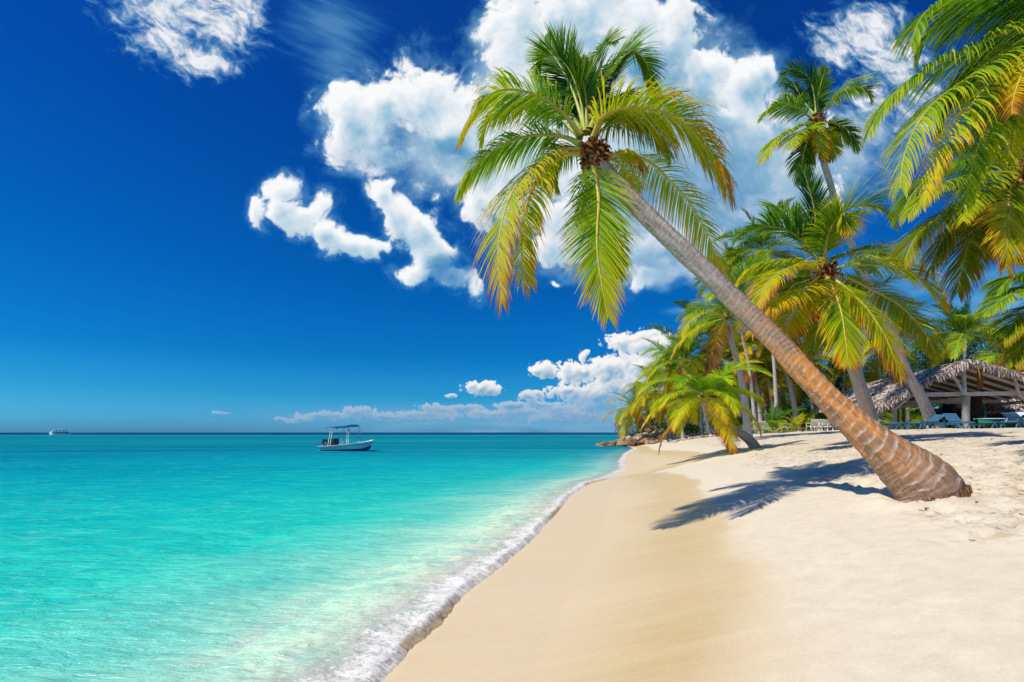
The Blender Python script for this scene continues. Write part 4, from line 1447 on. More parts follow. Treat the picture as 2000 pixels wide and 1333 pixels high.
def leaf_cloud(clumps, size, seed):
    """clumps: (centre, radii, n). many small pointed leaves"""
    rng = np.random.default_rng(seed)
    V, A = [], []
    for c, rad, n in clumps:
        # sub clumps make light and dark lobes
        k = max(5, n // 90)
        cc = rng.normal(0, 1, (k, 3))
        cc = nrm(cc) * rng.uniform(.45, .95, (k, 1))
        which = rng.integers(0, k, n)
        p = cc[which] + rng.normal(0, .17, (n, 3))
        p = p * np.array(rad) + np.array(c)
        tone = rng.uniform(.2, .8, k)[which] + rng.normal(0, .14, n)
        d = nrm(rng.normal(0, 1, (n, 3)) + np.array([0, 0, .2]))
        w = nrm(np.cross(d, rng.normal(0, 1, (n, 3))))
        L = size * rng.uniform(.6, 1.3, n)[:, None]
        q = np.stack([p - d * L * .5, p + w * L * .3, p + d * L * .5, p - w * L * .3], 1)
        V.append(q.reshape(-1, 3))
        A.append(np.stack([np.repeat(np.clip(tone, 0, 1), 4), np.zeros(n * 4), np.zeros(n * 4)], -1))
    V = np.concatenate(V)
    F = np.arange(len(V)).reshape(-1, 4)
    return npmesh('leaves', V, F, [M_FOL], False, {'leaf': np.concatenate(A)})


M_WOOD = worn('tree_wood', (.16, .12, .09), .85, .5, 6, .1)


def broad_tree(label, px, D, h, rad, n, seed, name='broadleaf_tree', cat='tree', group='broadleaf trees behind the palms'):
    rg = random.Random(seed)
    f = on_ground(px, D)
    r = root(name, f, label, cat, group)
    b = MB()
    cs = []
    b.tube([(0, 0, -.2), (.1, 0, h * .35), (0, 0, h * .6)], [.22, .17, .10], 8)
    for k in range(7):
        a = k * .9 + rg.random()
        e = Vector((math.cos(a) * rad * rg.uniform(.3, .75), math.sin(a) * rad * rg.uniform(.3, .7), h * rg.uniform(.45, .95)))
        b.tube([(0, 0, h * .3), (e.x * .5, e.y * .5, h * .3 + (e.z - h * .3) * .6), e], [.10, .06, .02], 6)
        cs.append((e, (rad * .5, rad * .5, h * .22), int(n * .28)))
    b.build('trunk', M_WOOD, r, True)
    link('crown', leaf_cloud(cs, .26, seed), r)


for i, a in enumerate([('broadleaf tree left of the hut roof, behind the yellow palm trunk', 1600, 60, 8.0, 4.5, 4200), ('broadleaf tree between the thin pale trunk and the hut peak', 1690, 60, 8.6, 5, 4200),
                       ('dense broadleaf tree right behind the peak of the hut roof', 1925, 58, 11.5, 6, 6000), ('broadleaf tree behind the left slope of the hut roof', 1790, 62, 9.6, 5.5, 5000),
                       ('dense dark broadleaf tree at the right edge behind the hut', 2010, 60, 11.0, 6, 5000), ('broadleaf tree between the short leaning palm and the white trunk', 1440, 70, 8.2, 5, 4000),
                       ('broadleaf tree in the dark centre of the grove', 1530, 68, 9.6, 5.5, 4500), ('broadleaf tree behind the far left palms', 1345, 78, 6.2, 5, 3500)]):
    broad_tree(*a, seed=200 + i)

# the wood beyond reads as one mass
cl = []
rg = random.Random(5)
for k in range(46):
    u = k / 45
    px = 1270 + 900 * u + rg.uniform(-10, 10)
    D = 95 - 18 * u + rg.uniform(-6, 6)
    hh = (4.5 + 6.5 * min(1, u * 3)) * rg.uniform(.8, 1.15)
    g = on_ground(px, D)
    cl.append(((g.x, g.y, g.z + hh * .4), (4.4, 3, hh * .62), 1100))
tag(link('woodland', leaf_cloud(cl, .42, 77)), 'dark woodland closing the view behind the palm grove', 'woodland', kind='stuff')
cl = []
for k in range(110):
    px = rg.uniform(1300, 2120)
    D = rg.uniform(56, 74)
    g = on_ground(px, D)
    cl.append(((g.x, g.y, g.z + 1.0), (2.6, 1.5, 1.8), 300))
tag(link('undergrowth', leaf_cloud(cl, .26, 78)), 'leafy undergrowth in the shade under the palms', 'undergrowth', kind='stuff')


# ------------------------------------------------------------------ rocks of the jetty
def rock_material():
    m, t, o = mat('rock')
    oi = t.n.new('ShaderNodeObjectInfo')
    q = t.objc()
    n = t.noise(q, 3, 5, .65)
    c = t.ramp(oi.outputs['Random'], [(0, (.10, .05, .025)), (.35, (.24, .12, .05)), (.7, (.38, .22, .11)), (1, (.50, .35, .22))])
    lt = t.sep(oi.outputs['Color'])[0]
    c = t.mix(lt, c, (.66, .56, .46))
    c = t.v('SCALE', c, t.mr(n, .3, .7, .55, 1.15))
    princ(t, o, c, .9, .15, t.bump(n, .8, .08))
    return m


M_ROCK = rock_material()


def rock_mesh(seed):
    rg = random.Random(seed)
    b = MB()
    b.ball((0, 0, 0), .5, 0, 10, 7)
    v = []
    cuts = [(Vector((rg.gauss(0, 1), rg.gauss(0, 1), rg.gauss(0, 1))).normalized(), rg.uniform(.28, .42)) for _ in range(9)]
    for p in b.v:
        p = Vector(p)
        for nn, dd in cuts:
            k = p.dot(nn)
            if k > dd:
                p = p - nn * (k - dd)
        p *= 1 + rg.uniform(-.05, .05)
        v.append((p.x * 1.25, p.y, p.z * .75))
    b.v = v
    return b.mesh('rock', M_ROCK)


def rocks():
    ms = [rock_mesh(i) for i in range(7)]
    rg = random.Random(9)
    k = 0
    for i in range(270):
        u = rg.random() ** .8
        px = 1168 + 172 * u
        D = 59 + rg.uniform(-2.2, 2.0) + 6 * max(0, .35 - u) - (3 if u > .6 else 0) * rg.random()
        x = (px - 1000) / 1000 * D
        hh = max(gz(x, D), 0.0)
        pile = 1.15 * math.sin(min(1, u * 1.8) * math.pi / 2) * (1 - abs(D - 60) / 5)
        if u > .75:
            pile *= .6
        z = hh + rg.uniform(-.1, max(.1, pile))
        s = rg.uniform(.6, 1.15) * (.75 if u < .2 else 1)
        o = link('rock', ms[rg.randrange(7)])
        o.location = (x, D, z)
        o.rotation_euler = (rg.uniform(-.4, .4), rg.uniform(-.4, .4), rg.uniform(0, 6.28))
        o.scale = (s, s, s * rg.uniform(.7, 1.1))
        pale = u > .72 or (z > hh + .45 and rg.random() < .3)
        o.color = (rg.uniform(.5, 1) if pale else rg.uniform(0, .25), 0, 0, 1)
        if pale:
            tag(o, 'pale dry rock lying on the landward heap of the low rock jetty', 'rock', 'pale rocks of the jetty')
        else:
            tag(o, 'brown boulder in the low rock jetty running out into the sea', 'rock', 'brown rocks of the jetty')
    # smaller broken coral and driftwood on the sand behind
    for i in range(60):
        px, D = rg.uniform(1300, 1400), rg.uniform(44, 56)
        g = on_ground(px, D)
        o = link('rock', ms[rg.randrange(7)], None, (g.x, g.y, g.z + .05))
        s = rg.uniform(.2, .5)
        o.scale = (s, s, s)
        o.rotation_euler = (rg.uniform(-.4, .4), 0, rg.uniform(0, 6.28))
        o.color = (rg.uniform(.3, 1), 0, 0, 1)
        tag(o, 'small pale stone strewn on the sand below the palms beyond the short leaning palm', 'rock', 'stones strewn on the sand')


rocks()

# ------------------------------------------------------------------ motor boat
M_GEL = worn('white_gelcoat', (.90, .92, .92), .3, .12, 1.5, .5, .05)
M_AQUA = worn('pale_aqua_hull', (.50, .82, .78), .35, .22, 2.5, .5, .05)
M_BLUE = worn('blue_antifouling', (.012, .10, .34), .45, .3, 3, .3, .05)
M_CANVAS = worn('blue_canvas', (.01, .19, .42), .7, .3, 3, .2)
M_STEEL = worn('steel_tube', (.62, .64, .62), .3, .2, 5, .6)
M_BLACK = worn('black_plastic', (.02, .02, .025), .35, .3, 5, .5)
M_RUBBER = worn('dark_rail', (.05, .06, .07), .6, .3, 5, .3)


def boat():
    D = 44.5
    r = root('motorboat', Vector(((678 - 1000) / 1000 * D, D, 0)), 'small white and aqua motorboat with a blue sunshade anchored off the beach', 'motorboat')
    r.rotation_euler = (0, math.radians(-1.6), math.radians(-22))
    L = 5.0
    xs = np.linspace(-L / 2, L / 2, 25)

    def sec(x):
        u = (x + L / 2) / L                       # 0 stern .. 1 bow
        bw = .95 * (1 - max(0, (u - .45) / .55) ** 2.3) * (0.93 + .07 * min(1, u * 4))
        sh = .44 + .36 * u ** 1.8                   # sheer
        keel = -.22 + .42 * max(0, (u - .82) / .18) ** 1.6
        return bw, sh, keel

    def shell(z0f, z1f, mt, name, n=5, push=0.):
        V, F = [], []
        for i, x in enumerate(xs):
            bw, sh, keel = sec(x)
            for sd in (-1, 1):
                for k in range(n):
                    f = z0f + (z1f - z0f) * k / (n - 1)
                    z = keel + (sh - keel) * f
                    wv = bw * (f ** .42 if f > 0 else 0) * (.80 + .20 * f)
                    xx = x + (.22 * f * max(0, (x / (L / 2))) ** 3)
                    V.append((xx, sd * (wv + push), z))
        m = 2 * n
        for i in range(len(xs) - 1):
            for sd in range(2):
                for k in range(n - 1):
                    a = i * m + sd * n + k
                    q = (a, a + m, a + m + 1, a + 1)
                    F.append(q if sd == 0 else q[::-1])
        for k in range(n - 1):
            F.append((k, k + 1, n + k + 1, n + k))
        return link(name, npmesh(name, V, F, [mt], True), r)
    shell(0, .44, M_BLUE, 'boot_stripe', 6)
    shell(.44, .80, M_AQUA, 'hull', 5)
    shell(.80, 1.0, M_GEL, 'topside', 3, .025)
    # rub rail, deck and cockpit
    b = MB()
    for sd in (-1, 1):
        pts = []
        for x in xs:
            bw, sh, keel = sec(x)
            z = keel + (sh - keel) * .80
            pts.append((x + .2 * max(0, x / 2.5) ** 3, sd * (bw * .955 + .035), z))
        b.tube(pts, .022, 6)
    b.build('rub_rail', M_RUBBER, r, True)
    V, F = [], []
    for x in xs:
        bw, sh, keel = sec(x)
        xx = x + .22 * max(0, x / 2.5) ** 3
        inner = max(0, bw - .22)
        dz = sh
        for yv, zz in ((-bw - .03, dz), (-inner, dz + .03), (-inner, dz + (-.3 if x < 1.3 else .05)), (0, dz + (-.32 if x < 1.3 else .07)), (inner, dz + (-.3 if x < 1.3 else .05)), (inner, dz + .03), (bw + .03, dz)):
            V.append((xx, yv, zz))
    for i in range(len(xs) - 1):
        for k in range(6):
            a = i * 7 + k
            F.append((a, a + 1, a + 8, a + 7))
    link('deck', npmesh('deck', V, F, [M_GEL], False), r)
    b = MB()
    b.box((2.62, 0, .86), (.42, .16, .06), Matrix.Rotation(-.12, 3, 'Y'))
    b.box((2.5, 0, .80), (.5, .34, .05), Matrix.Rotation(-.12, 3, 'Y'))
    b.build('bowsprit', M_GEL, r)
    # canopy
    V, F = [], []
    for i in range(9):
        x = -1.75 + 2.55 * i / 8
        for k in range(7):
            y = -.8 + 1.6 * k / 6
            V.append((x + (.12 if abs(k - 3) == 3 else 0) * 0, y, 2.02 + .10 * (1 - (y / .8) ** 2) + .09 * i / 8 - .05 * (i in (0,)) + .02 * math.sin(i * 1.7)))
    for i in range(8):
        for k in range(6):
            a = i * 7 + k
            F.append((a, a + 1, a + 8, a + 7))
    o = link('sunshade', npmesh('sunshade', V, F, [M_CANVAS], True), r)
    so_ = o.modifiers.new('thick', 'SOLIDIFY')
    so_.thickness = .035
    for (x0, x1) in ((-1.40, -1.02), (-1.16, -.84), (.62, .70), (.82, .84)):
        for sd in (-1, 1):
            b = MB()
            zb = sec(x0)[1]
            b.tube([(x0, sd * .80, zb), (x0 + (x1 - x0) * .75, sd * .76, 1.75), (x1 + (.12 if x0 < 0 else -.05), sd * .70, 2.06)], .021, 6)
            b.build('canopy_post', M_STEEL, r, True)
    for xa, xb in ((-1.28, -1.05), (.65, .83)):
        for z in (.85, 1.25, 1.62):
            for sd in (-1, 1):
                b = MB()
                b.tube([(xa + (z - .5) * .22 * (xa < 0), sd * .78, z), (xb + (z - .5) * .2 * (xa < 0), sd * .78, z)], .014, 5)
                b.build('post_rung', M_STEEL, r, True)
    b = MB()
    b.tube([(-1.75, -.78, 2.03), (-1.95, -.7, 1.92), (-2.0, -.5, 1.9), (-2.0, .5, 1.9), (-1.95, .7, 1.92), (-1.75, .78, 2.03)], .018, 6)
    b.build('canopy_rail', M_STEEL, r, True)
    for y in (-.55, -.2):
        b = MB()
        b.ball((-2.0 + .02, y, 1.84), .05)
        b.build('deck_light', M_GEL, r, True)
    b = MB()
    b.box((-1.36, -.1, .78), (.62, .62, .62), taper=.9)
    b.box((-1.05, -.1, .95), (.05, .55, .3))
    b.build('console', M_BLACK, r)
    b = MB()
    b.box((-2.42, 0, .86), (.42, .36, .42), Matrix.Rotation(.12, 3, 'Y'), 0, .75)
    b.box((-2.46, 0, .45), (.2, .16, .6), None, 0, 1.1)
    b.box((-2.46, 0, .06), (.16, .10, .5), None, 1)
    b.build('outboard_motor', [M_BLACK, M_BLUE], r)
    b = MB()
    b.box((-1.75, -.62, .68), (.2, .14, .34), None, 0, .8)
    b.build('blue_can', M_CANVAS, r)
    b = MB()
    b.box((.45, -.3, 1.78), (.12, .08, .26))
    b.build('hanging_cloth', worn('red_cloth', (.30, .02, .05), .8), r)
    b = MB()
    b.tube([(2.62, -.05, .86), (2.45, -.1, .5), (2.25, -.12, .12), (2.2, -.12, -.1)], .014, 5)
    b.tube([(2.45, -.3, .78), (2.1, -.42, .4), (1.85, -.46, .1)], .012, 5)
    b.build('mooring_rope', M_RUBBER, r, True)
    b = MB()
    for x in (-1.9, .0, 1.6):
        for sd in (-1, 1):
            b.box((x, sd * (sec(x)[0] - .1), sec(x)[1] + .06), (.14, .03, .03))
    b.build('cleats', M_STEEL, r)


boat()


def tour_boat():
    D = 330
    r = root('tour_boat', Vector(((117 - 1000) / 1000 * D, D, 0)), 'tiny white roofed tour boat far away on the horizon', 'tour boat')
    r.rotation_euler = (0, 0, .05)
    V, F = [], []
    n = 15
    for i in range(n):
        u = i / (n - 1)
        x = -6.5 + 13 * u
        bw = 1.5 * (1 - max(0, (.3 - u) / .3) ** 2)
        sh = .9 + 1.2 * max(0, (.35 - u) / .35) ** 1.6
        V += [(x, -bw * .7, -.4), (x, -bw, sh), (x, bw, sh), (x, bw * .7, -.4)]
    for i in range(n - 1):
        a = i * 4
        F += [(a, a + 4, a + 5, a + 1), (a + 1, a + 5, a + 6, a + 2), (a + 2, a + 6, a + 7, a + 3)]
    F += [(0, 1, 2, 3), ((n - 1) * 4, (n - 1) * 4 + 3, (n - 1) * 4 + 2, (n - 1) * 4 + 1)]
    link('hull', npmesh('hull', V, F, [M_GEL], False), r)
    b = MB()
    b.box((.3, 0, 1.3), (8.0, 2.3, .9))
    b.build('cabin', worn('dark_seats', (.10, .03, .06), .7), r)
    b = MB()
    b.box((.4, 0, 2.55), (6.0, 2.2, .35))
    b.build('window_band', M_AQUA, r)
    b = MB()
    b.box((.3, 0, 3.45), (7.4, 2.7, .14))
    b.build('roof', M_GEL, r)
    b = MB()
    for x in (-3, -1, 1, 3, 3.9):
        for sd in (-1, 1):
            b.bar((x, sd * 1.15, 1.2), (x, sd * 1.15, 3.4), .10)
    b.build('roof_posts', M_BLUE, r)
    b = MB()
    b.bar((-5.6, 0, 1.7), (-3.6, 0, 3.3), .35, .5)
    b.build('windscreen', M_GEL, r)


tour_boat()


# ------------------------------------------------------------------ thatched huts
def thatch_material(name='thatch', k=1.):
    m, t, o = mat(name)
    r, s, _ = t.sep(t.attr('leaf'))
    c = t.ramp(r, [(0, (.12, .08, .06)), (.3, (.34, .25, .20)), (.65, (.60, .48, .41)), (1, (.85, .74, .66))])
    c = t.v('SCALE', c, k)
    n = t.noise(t.objc(), 9, 4, .6)
    princ(t, o, t.v('SCALE', c, t.mr(n, .3, .7, .6, 1.15)), .9, .1, t.bump(n, .6, .03))
    return m


M_THATCH = thatch_material()
M_TIMBER = worn('weathered_timber', (.55, .51, .46), .8, .35, 4, .15)
M_POST = worn('grey_post', (.30, .29, .28), .8, .35, 3, .15)
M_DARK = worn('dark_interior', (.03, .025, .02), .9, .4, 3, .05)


def thatch_mesh(quads, dens, L, seed, hang=.5):
    """quads: (a, b, c, d) with a-b the eave and d-c the ridge. layered straw blades over a solid base"""
    rng = np.random.default_rng(seed)
    V, F, A = [], [], []
    base = 0
    for (a, b, c, d) in quads:
        a, b, c, d = (np.array(q, float) for q in (a, b, c, d))
        nu, nv = 14, 8
        for j in range(nv + 1):
            for i in range(nu + 1):
                u, v = i / nu, j / nv
                p = (a * (1 - u) + b * u) * (1 - v) + (d * (1 - u) + c * u) * v
                V.append(p[None] - np.array([[0, 0, .10]]))
                A.append(np.array([[.15, 0, 0]]))
        for j in range(nv):
            for i in range(nu):
                q = base + j * (nu + 1) + i
                F.append(np.array([[q, q + 1, q + nu + 2, q + nu + 1]]))
        base += (nu + 1) * (nv + 1)
        area = np.linalg.norm(np.cross(b - a, d - a)) * .9
        n = int(area * dens)
        u, v = rng.random(n), rng.random(n) ** 1.1
        v = np.where(rng.random(n) < .16, rng.uniform(-.02, .04, n), v)
        p = ((a * (1 - u[:, None]) + b * u[:, None]) * (1 - v[:, None]) + (d * (1 - u[:, None]) + c * u[:, None]) * v[:, None])
        e = nrm(b - a)
        up = nrm((d + c) / 2 - (a + b) / 2)
        nn = nrm(np.cross(e, up))
        if nn[2] < 0:
            nn = -nn
        dn = nrm(-up[None] + nn[None] * rng.uniform(.02, .40, n)[:, None] + e[None] * rng.normal(0, .35, n)[:, None])
        w = nrm(e[None] + nn[None] * rng.normal(0, .6, n)[:, None]) * rng.uniform(.02, .05, n)[:, None]
        l = (L * rng.uniform(.5, 1.3, n))[:, None]
        p = p + nn[None] * rng.uniform(0, .1, n)[:, None]
        mid = p + dn * l * .55
        end = mid + nrm(dn + np.array([0, 0, -hang])) * l * .45
        q = np.stack([p - w, p + w, mid + w, mid - w, end + w * .3, end - w * .3], 1)
        V.append(q.reshape(-1, 3))
        bb = base + np.arange(n)[:, None] * 6
        F.append(np.concatenate([bb, bb + 1, bb + 2, bb + 3], 1))
        F.append(np.concatenate([bb + 3, bb + 2, bb + 4, bb + 5], 1))
        tone = np.repeat(np.clip(rng.beta(2, 2, n) + .1, 0, 1), 6)
        A.append(np.stack([tone, tone * 0, tone * 0], -1))
        base += 6 * n
    return npmesh('roof', np.concatenate(V), np.concatenate(F), [M_THATCH], False, {'leaf': np.concatenate(A)})


def big_hut():
    gp = P(1880, 703, 30)                 # peak of the near gable
    o0 = on_ground(1880, 30)
    r = root('beach_hut', o0, 'large open thatched beach hut with grey posts and pale beams at the right', 'thatched hut')
    pk = P(1880, 706, 30)
    le = P(1703, 795, 31)
    re = P(2080, 770, 29.5)
    bk = P(1684, 752, 41)                 # far end of the ridge
    back = bk - pk
    le2 = P(1589, 801, 45)
    re2 = re + (le2 - le)
    L = lambda v: tuple(v - o0)
    # slightly sagging ridge and rounded shoulders
    lm = le.lerp(pk, .5) + Vector((0, 0, .12))
    lm2 = le2.lerp(bk, .5) + Vector((0, 0, .15))
    rm = re.lerp(pk, .5) + Vector((0, 0, .14))
    rm2 = re2.lerp(bk, .5) + Vector((0, 0, .15))
    fwd = Vector((0, -.5, 0))
    quads = [(L(le + fwd), L(le2), L(lm2), L(lm + fwd)), (L(lm + fwd), L(lm2), L(bk), L(pk + fwd)), (L(re2), L(re + fwd), L(rm + fwd), L(rm2)), (L(rm2), L(rm + fwd), L(pk + fwd), L(bk)), (L(le2), L(re2), L(rm2), L(lm2))]
    link('roof', thatch_mesh(quads, 95, .42, 5), r)
    # verge fringe along the near gable
    rng = random.Random(8)
    V, F, A = [], [], []
    for seg, (a, b) in enumerate(((le, lm), (lm, pk), (pk, rm), (rm, re))):
        n = int((b - a).length * 130)
        for k in range(n):
            p = a.lerp(b, rng.random()) + fwd * rng.uniform(.7, 1.15) + Vector((0, 0, rng.uniform(-.12, .12)))
            l = rng.uniform(.18, .48)
            w = Vector((rng.uniform(.02, .045), rng.uniform(-.02, .02), 0))
            e = p + Vector((rng.uniform(-.15, .15), rng.uniform(-.18, .05), -l))
            i0 = len(V)
            V += [L(p - w), L(p + w), L(e + w * .3), L(e - w * .3)]
            F.append((i0, i0 + 1, i0 + 2, i0 + 3))
            tt = rng.random()
            A += [(tt, 0, 0)] * 4
    link('verge_fringe', npmesh('verge_fringe', V, F, [M_THATCH], False, {'leaf': A}), r)
    # rafters under the right slope and left slope
    dn = Vector((0, 0, -.22))
    for k in range(9):
        f = (k + .3) / 9
        for (p0, p1, q0, q1) in ((pk, bk, re, re2), (pk, bk, le, le2)):
            a = p0.lerp(p1, f) + dn
            b_ = q0.lerp(q1, f) + dn
            b = MB()
            b.bar(a - o0, b_ - o0, .09, .14)
            b.build('rafter', M_TIMBER, r)
    zt = P(1900, 775, 30.4).z
    b = MB()
    A0, B0 = P(1752, 772, 30.5), P(2100, 767, 30.2)
    b.bar(A0 - o0, B0 - o0, .16, .24)
    b.build('tie_beam', M_TIMBER, r)
    A1, B1 = A0 + back * .5, B0 + back * .5
    b = MB()
    b.bar(A1 - o0, B1 - o0, .16, .24)
    b.build('tie_beam', M_TIMBER, r)
    for a, c in ((A0, A0 + back * .92), (B0, B0 + back * .92), (P(1886, 771, 30.4), P(1886, 771, 30.4) + back * .9)):
        b = MB()
        b.bar(a + Vector((0, .1, -.22)) - o0, c + Vector((0, 0, -.22)) - o0, .14, .2)
        b.build('wall_plate', M_TIMBER, r)
    # posts
    for (px, D, w) in ((1886, 30.2, .42), (1748, 31.2, .26), (2075, 29.6, .3), (1752, 38, .26), (1900, 38, .26), (2010, 37, .26), (1765, 44, .24)):
        f = on_ground(px, D)
        b = MB()
        zt2 = P(px, 772, 30.3).z - .1
        b.tube([f - o0 - Vector((0, 0, .2)), Vector((f.x, f.y, (f.z + zt2) / 2)) - o0, Vector((f.x, f.y, zt2)) - o0], [w * .52, w * .48, w * .5], 10)
        b.build('post', M_POST, r, True)
    # king post and braces
    k0 = P(1884, 771, 30.0)
    for a, c, w in ((k0, P(1881, 712, 30.0), .17), (k0, P(1858, 728, 30.0), .13), (P(1990, 771, 29.9), P(1981, 735, 29.9), .13), (P(1748, 800, 31.0), P(1780, 774, 30.6), .13), (P(2040, 800, 29.8), P(1988, 771, 29.9), .13)):
        b = MB()
        b.bar(a - o0, c - o0, w, w * .8)
        b.build('brace', M_TIMBER, r)
    # woven palm-trunk pillar and dark bar behind
    f = on_ground(1904, 32)
    b = MB()
    hgt = 2.1
    for k in range(7):
        z0 = f.z + hgt * k / 7
        c = Vector((f.x, f.y, z0)) - o0
        b.tube([c - Vector((0, 0, .1)), c + Vector((0, 0, .15)), c + Vector((0, 0, .38))], [.30, .38, .30], 10)
    b.build('woven_pillar', thatch_material('pillar_bark', .35), r, False)
    b = MB()
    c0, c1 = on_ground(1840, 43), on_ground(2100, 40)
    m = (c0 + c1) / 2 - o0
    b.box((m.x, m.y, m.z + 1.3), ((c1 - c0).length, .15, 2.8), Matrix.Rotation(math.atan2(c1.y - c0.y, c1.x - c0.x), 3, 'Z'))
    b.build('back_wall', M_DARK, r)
    b = MB()
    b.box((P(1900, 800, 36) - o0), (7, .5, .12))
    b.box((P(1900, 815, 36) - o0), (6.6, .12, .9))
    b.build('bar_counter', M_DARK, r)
    # dry frond hanging from the gable
    b = pix_frond(r, [(1908, 715), (1912, 725), (1914, 745), (1912, 758)], 29.3, 29.3, 1.7, bright=.5, nl=26, Lm=.55, w0=.05, grav=2, vee=0, seed=6, rad=.02, segs=3, side=(1, 0, 0), ahead=(40, 20))
    b.name = 'dry_frond'


big_hut()


def bar_hut():
    o0 = on_ground(1965, 42)
    r = root('beach_bar', o0, 'dark blue fronted beach bar with a thatch fringe seen through the big hut', 'beach bar')
    L = lambda v: tuple(v - o0)
    a, b_ = P(1925, 806, 35), P(2080, 806, 35)
    c, d = P(2080, 778, 38), P(1925, 778, 38)
    link('roof', thatch_mesh([(L(a), L(b_), L(c), L(d))], 60, .5, 7), r)
    b = MB()
    p = P(1995, 820, 36.5)
    b.box((p.x - o0.x, p.y - o0.y, p.z - o0.z), (6, .15, 1.5))
    b.build('blue_wall', worn('teal_wall', (.02, .16, .28), .7, .5, 2), r)
    for px in (1923, 1974, 2040):
        f = on_ground(px, 35.3)
        b = MB()
        b.bar(Vector((f.x, f.y, f.z)) - o0, Vector((f.x, f.y, P(px, 800, 35.3).z)) - o0, .13, .13)
        b.build('bar_post', worn('bright_blue_post', (.03, .32, .52), .6), r)


bar_hut()


# ------------------------------------------------------------------ loungers, chair, kayak
M_WPL = worn('white_plastic', (.82, .82, .80), .4, .1, 3, .4, .05)
M_BPL = worn('blue_plastic', (.05, .17, .26), .5, .3, 3, .4, .05)
M_GREEN = worn('green_hull', (.03, .22, .07), .45, .3, 2, .4, .05)


def lounger(label, loc, rz, m, back, group, xleg=False):
    r = root('sun_lounger', loc, label, 'sun lounger', group)
    r.rotation_euler = (0, 0, rz)
    b = MB()
    for sd in (-1, 1):
        b.bar((-.95, sd * .3, .34), (.95, sd * .3, .34), .05, .06)
    for x in (-.93, .93):
        b.bar((x, -.3, .34), (x, .3, .34), .05, .05)
    b.build('frame', m, r)
    b = MB()
    for k in range(9):
        b.box((-.1 + k * .118 - .05, 0, .385), (.085, .56, .02))
    b.build('seat', m, r)
    b = MB()
    ca, sa = math.cos(back), math.sin(back)
    for k in range(7):
        s = .08 + k * .11
        b.box((-.22 - s * ca, 0, .40 + s * sa), (.085, .56, .02), Matrix.Rotation(back, 3, 'Y'))
    for sd in (-1, 1):
        b.bar((-.2, sd * .27, .385), (-.22 - .82 * ca, sd * .27, .385 + .82 * sa), .035, .035)
    if back > .2:
        for sd in (-1, 1):
            b.bar((-.22 - .5 * ca, sd * .25, .38 + .5 * sa), (-.75, sd * .25, .34), .03, .03)
    b.build('backrest', m, r)
    for x in (-.78, .78):
        for sd in (-1, 1):
            b = MB()
            if xleg:
                b.bar((x - .22, sd * .31, 0), (x, sd * .31, .33), .04, .05)
                b.bar((x + .22, sd * .31, 0), (x, sd * .31, .33), .04, .05)
            else:
                b.bar((x * 1.03, sd * .3, 0), (x, sd * .3, .33), .07, .07)
            b.build('leg', m, r)
    return r


W = 'white sun loungers on the sand'
wl = [('white lounger leftmost of the three in front of the thick white trunk', 1488, 42), ('white lounger in the middle of the three right of the thick white trunk', 1496, 42), ('white lounger rightmost of the three right of the thick white trunk', 1505, 42),
      ('white lounger left of the pair beside the slim bent palm', 1533, 42), ('white lounger right of the pair beside the slim bent palm', 1541, 42),
      ('white lounger nearest the white plastic chair in the row of five', 1602, 41), ('second white lounger from the plastic chair in the row of five', 1611, 41), ('middle white lounger in the row of five', 1620, 41),
      ('fourth white lounger from the plastic chair, beside the leaning trunk', 1629, 41), ('last white lounger of the row, half hidden by the leaning trunk', 1638, 41)]
for i, (lb, px, D) in enumerate(wl):
    lounger(lb, on_ground(px, D), math.radians(205 + 4 * (i % 3)) + math.pi, M_WPL, .72, W)

B = 'blue sun loungers by the hut'
bl = [('flat blue lounger at the left end of the row by the hut', 1733, 28.5, 3.0, .03), ('flat blue lounger second from the left by the hut', 1775, 27.5, 3.2, .06), ('blue lounger with raised back in front of the grey palm foot', 1812, 27, 3.4, .5),
      ('blue lounger with its broad back turned up in front of the thick hut post', 1870, 27, 4.4, .62), ('blue lounger in front of the woven pillar', 1915, 27.5, 3.1, .05), ('flat blue lounger behind the kayak at the right', 1955, 26.5, 3.3, .05),
      ('blue lounger with a white striped towel at the right edge', 1992, 26, .35, .5), ('second flat blue lounger just behind the raised one', 1840, 29, 3.0, .04)]
for lb, px, D, rz, bk in bl:
    lounger(lb, on_ground(px, D), rz, M_BPL, bk, B, True)


def towel():
    m, t, o = mat('striped_towel')
    x, y, z = t.sep(t.objc())
    f = t.m('FRACT', t.m('MULTIPLY', x, 9.))
    c = t.mix(t.mr(f, .45, .5), (.82, .84, .86), (.25, .38, .60))
    princ(t, o, c, .9, .1)
    b = MB()
    for k in range(10):
        s = k / 10
        b.box((s * .9 - .4, 0, .05 * math.sin(s * 5)), (.10, .5, .03))
    g = on_ground(1985, 26)
    ob = b.build('towel', m, None, False, g + Vector((0, 0, .62)))
    ob.rotation_euler = (0, -.6, .3)
    tag(ob, 'white and blue striped towel on the right edge lounger', 'towel')


towel()


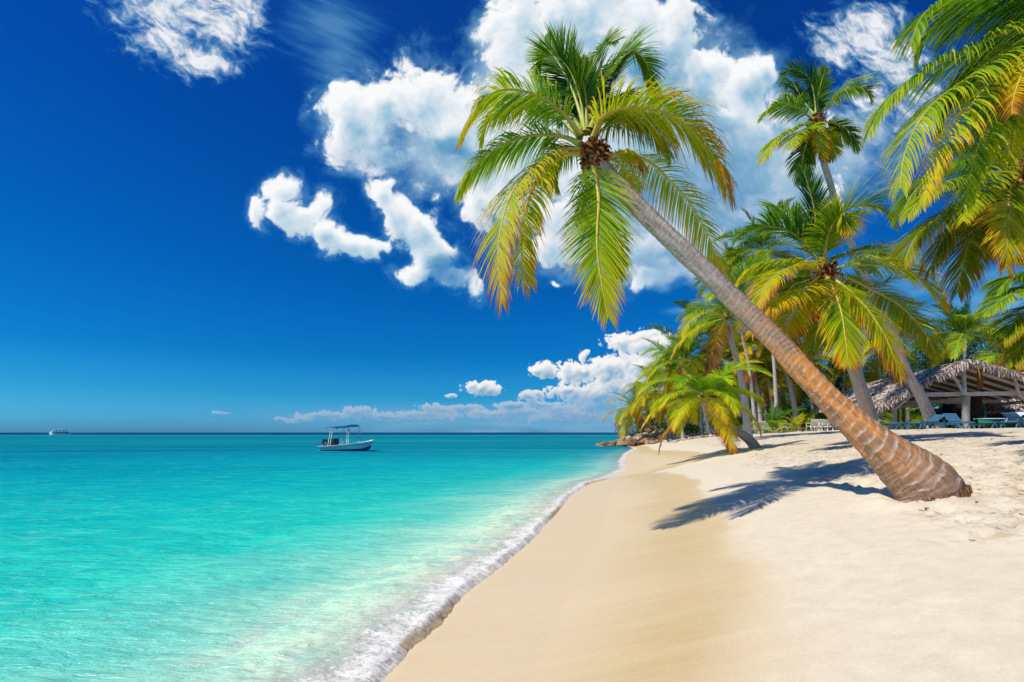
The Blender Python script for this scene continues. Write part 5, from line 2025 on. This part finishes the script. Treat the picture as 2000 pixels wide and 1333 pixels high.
def chair():
    r = root('plastic_chair', on_ground(1585, 40), 'white plastic armchair standing on the sand seen from behind', 'chair')
    r.rotation_euler = (0, 0, .15)
    m = M_WPL
    b = MB()
    b.box((0, 0, .40), (.50, .46, .035))
    b.build('seat', m, r)
    b = MB()
    for k in range(7):
        x = -.21 + .07 * k
        b.bar((x, -.22, .42), (x * .9, -.33, .80), .045, .015)
    b.box((0, -.335, .80), (.48, .03, .10))
    b.bar((-.25, -.21, .40), (-.22, -.34, .84), .05, .03)
    b.bar((.25, -.21, .40), (.22, -.34, .84), .05, .03)
    b.build('backrest', m, r)
    for sd in (-1, 1):
        b = MB()
        b.bar((sd * .27, -.27, .62), (sd * .29, .2, .62), .05, .03)
        b.bar((sd * .29, .2, .62), (sd * .27, .22, .4), .05, .03)
        b.build('armrest', m, r)
        for y in (-.22, .22):
            b = MB()
            b.bar((sd * .30, y * 1.25, 0), (sd * .24, y, .40), .06, .045)
            b.build('leg', m, r)


chair()


def kayak():
    D = 27
    g = on_ground(1955, D)
    r = root('rowing_boat', g + Vector((0, 0, .28)), 'green hulled small boat lying on the sand under the hut', 'boat')
    V, F = [], []
    n = 13
    for i in range(n):
        u = i / (n - 1)
        x = -1.3 + 2.6 * u
        bw = .42 * max(.05, math.sin(math.pi * (.05 + .9 * u))) ** .7
        V += [(x, 0, -.26 + .2 * abs(2 * u - 1) ** 3), (x, -bw * .8, -.10), (x, -bw, .22), (x, bw, .22), (x, bw * .8, -.10)]
    for i in range(n - 1):
        a = i * 5
        for k in range(5):
            F.append((a + k, a + (k + 1) % 5, a + 5 + (k + 1) % 5, a + 5 + k))
    link('hull', npmesh('hull', V, F, [M_GREEN], True), r)
    b = MB()
    for sd in (-1, 1):
        b.tube([(-1.3 + 2.6 * i / 12, sd * .43 * max(.05, math.sin(math.pi * (.05 + .9 * i / 12))) ** .7, .24) for i in range(13)], .03, 6)
    b.build('gunwale', M_AQUA, r, True)


kayak()


# ------------------------------------------------------------------ dry bits lying on the trodden sand
def litter():
    rng = np.random.default_rng(12)
    n = 5200
    D = 3.0 + 26 * rng.random(n) ** 1.5
    px = rng.uniform(1150, 2150, n)
    x = (px - 1000) / 1000 * D
    z, d, rough = ground(x, D, True)
    cl = fbm(x * .9, D * .9, 3, 301)
    k = (rough > .5) & (d < 14) & (cl > rng.uniform(-.25, .35, n))
    x, y, z = x[k], D[k], z[k]
    m = len(x)
    a = rng.uniform(0, math.pi, m)
    L = rng.uniform(.004, .017, m) * (1 + y / 9)
    w = L * rng.uniform(.12, .5, m)
    dx, dy = np.cos(a), np.sin(a)
    q = np.stack([np.stack([x + dx * L * s - dy * w * t_, y + dy * L * s + dx * w * t_, z + .006 + .012 * (rng.random(m) if t_ > 0 else 0)], -1) for s, t_ in ((-1, -1), (1, -1), (1, 1), (-1, 1))], 1)
    tn = np.repeat(rng.random(m), 4)
    me = npmesh('beach_litter', q.reshape(-1, 3), np.arange(4 * m).reshape(-1, 4), [thatch_material('dry_bits', .8)], False, {'leaf': np.stack([tn, tn, tn], -1)})
    tag(link('beach_litter', me), 'scattered dry leaf bits and husk crumbs on the trodden sand round the palms', 'beach litter', kind='stuff')


litter()
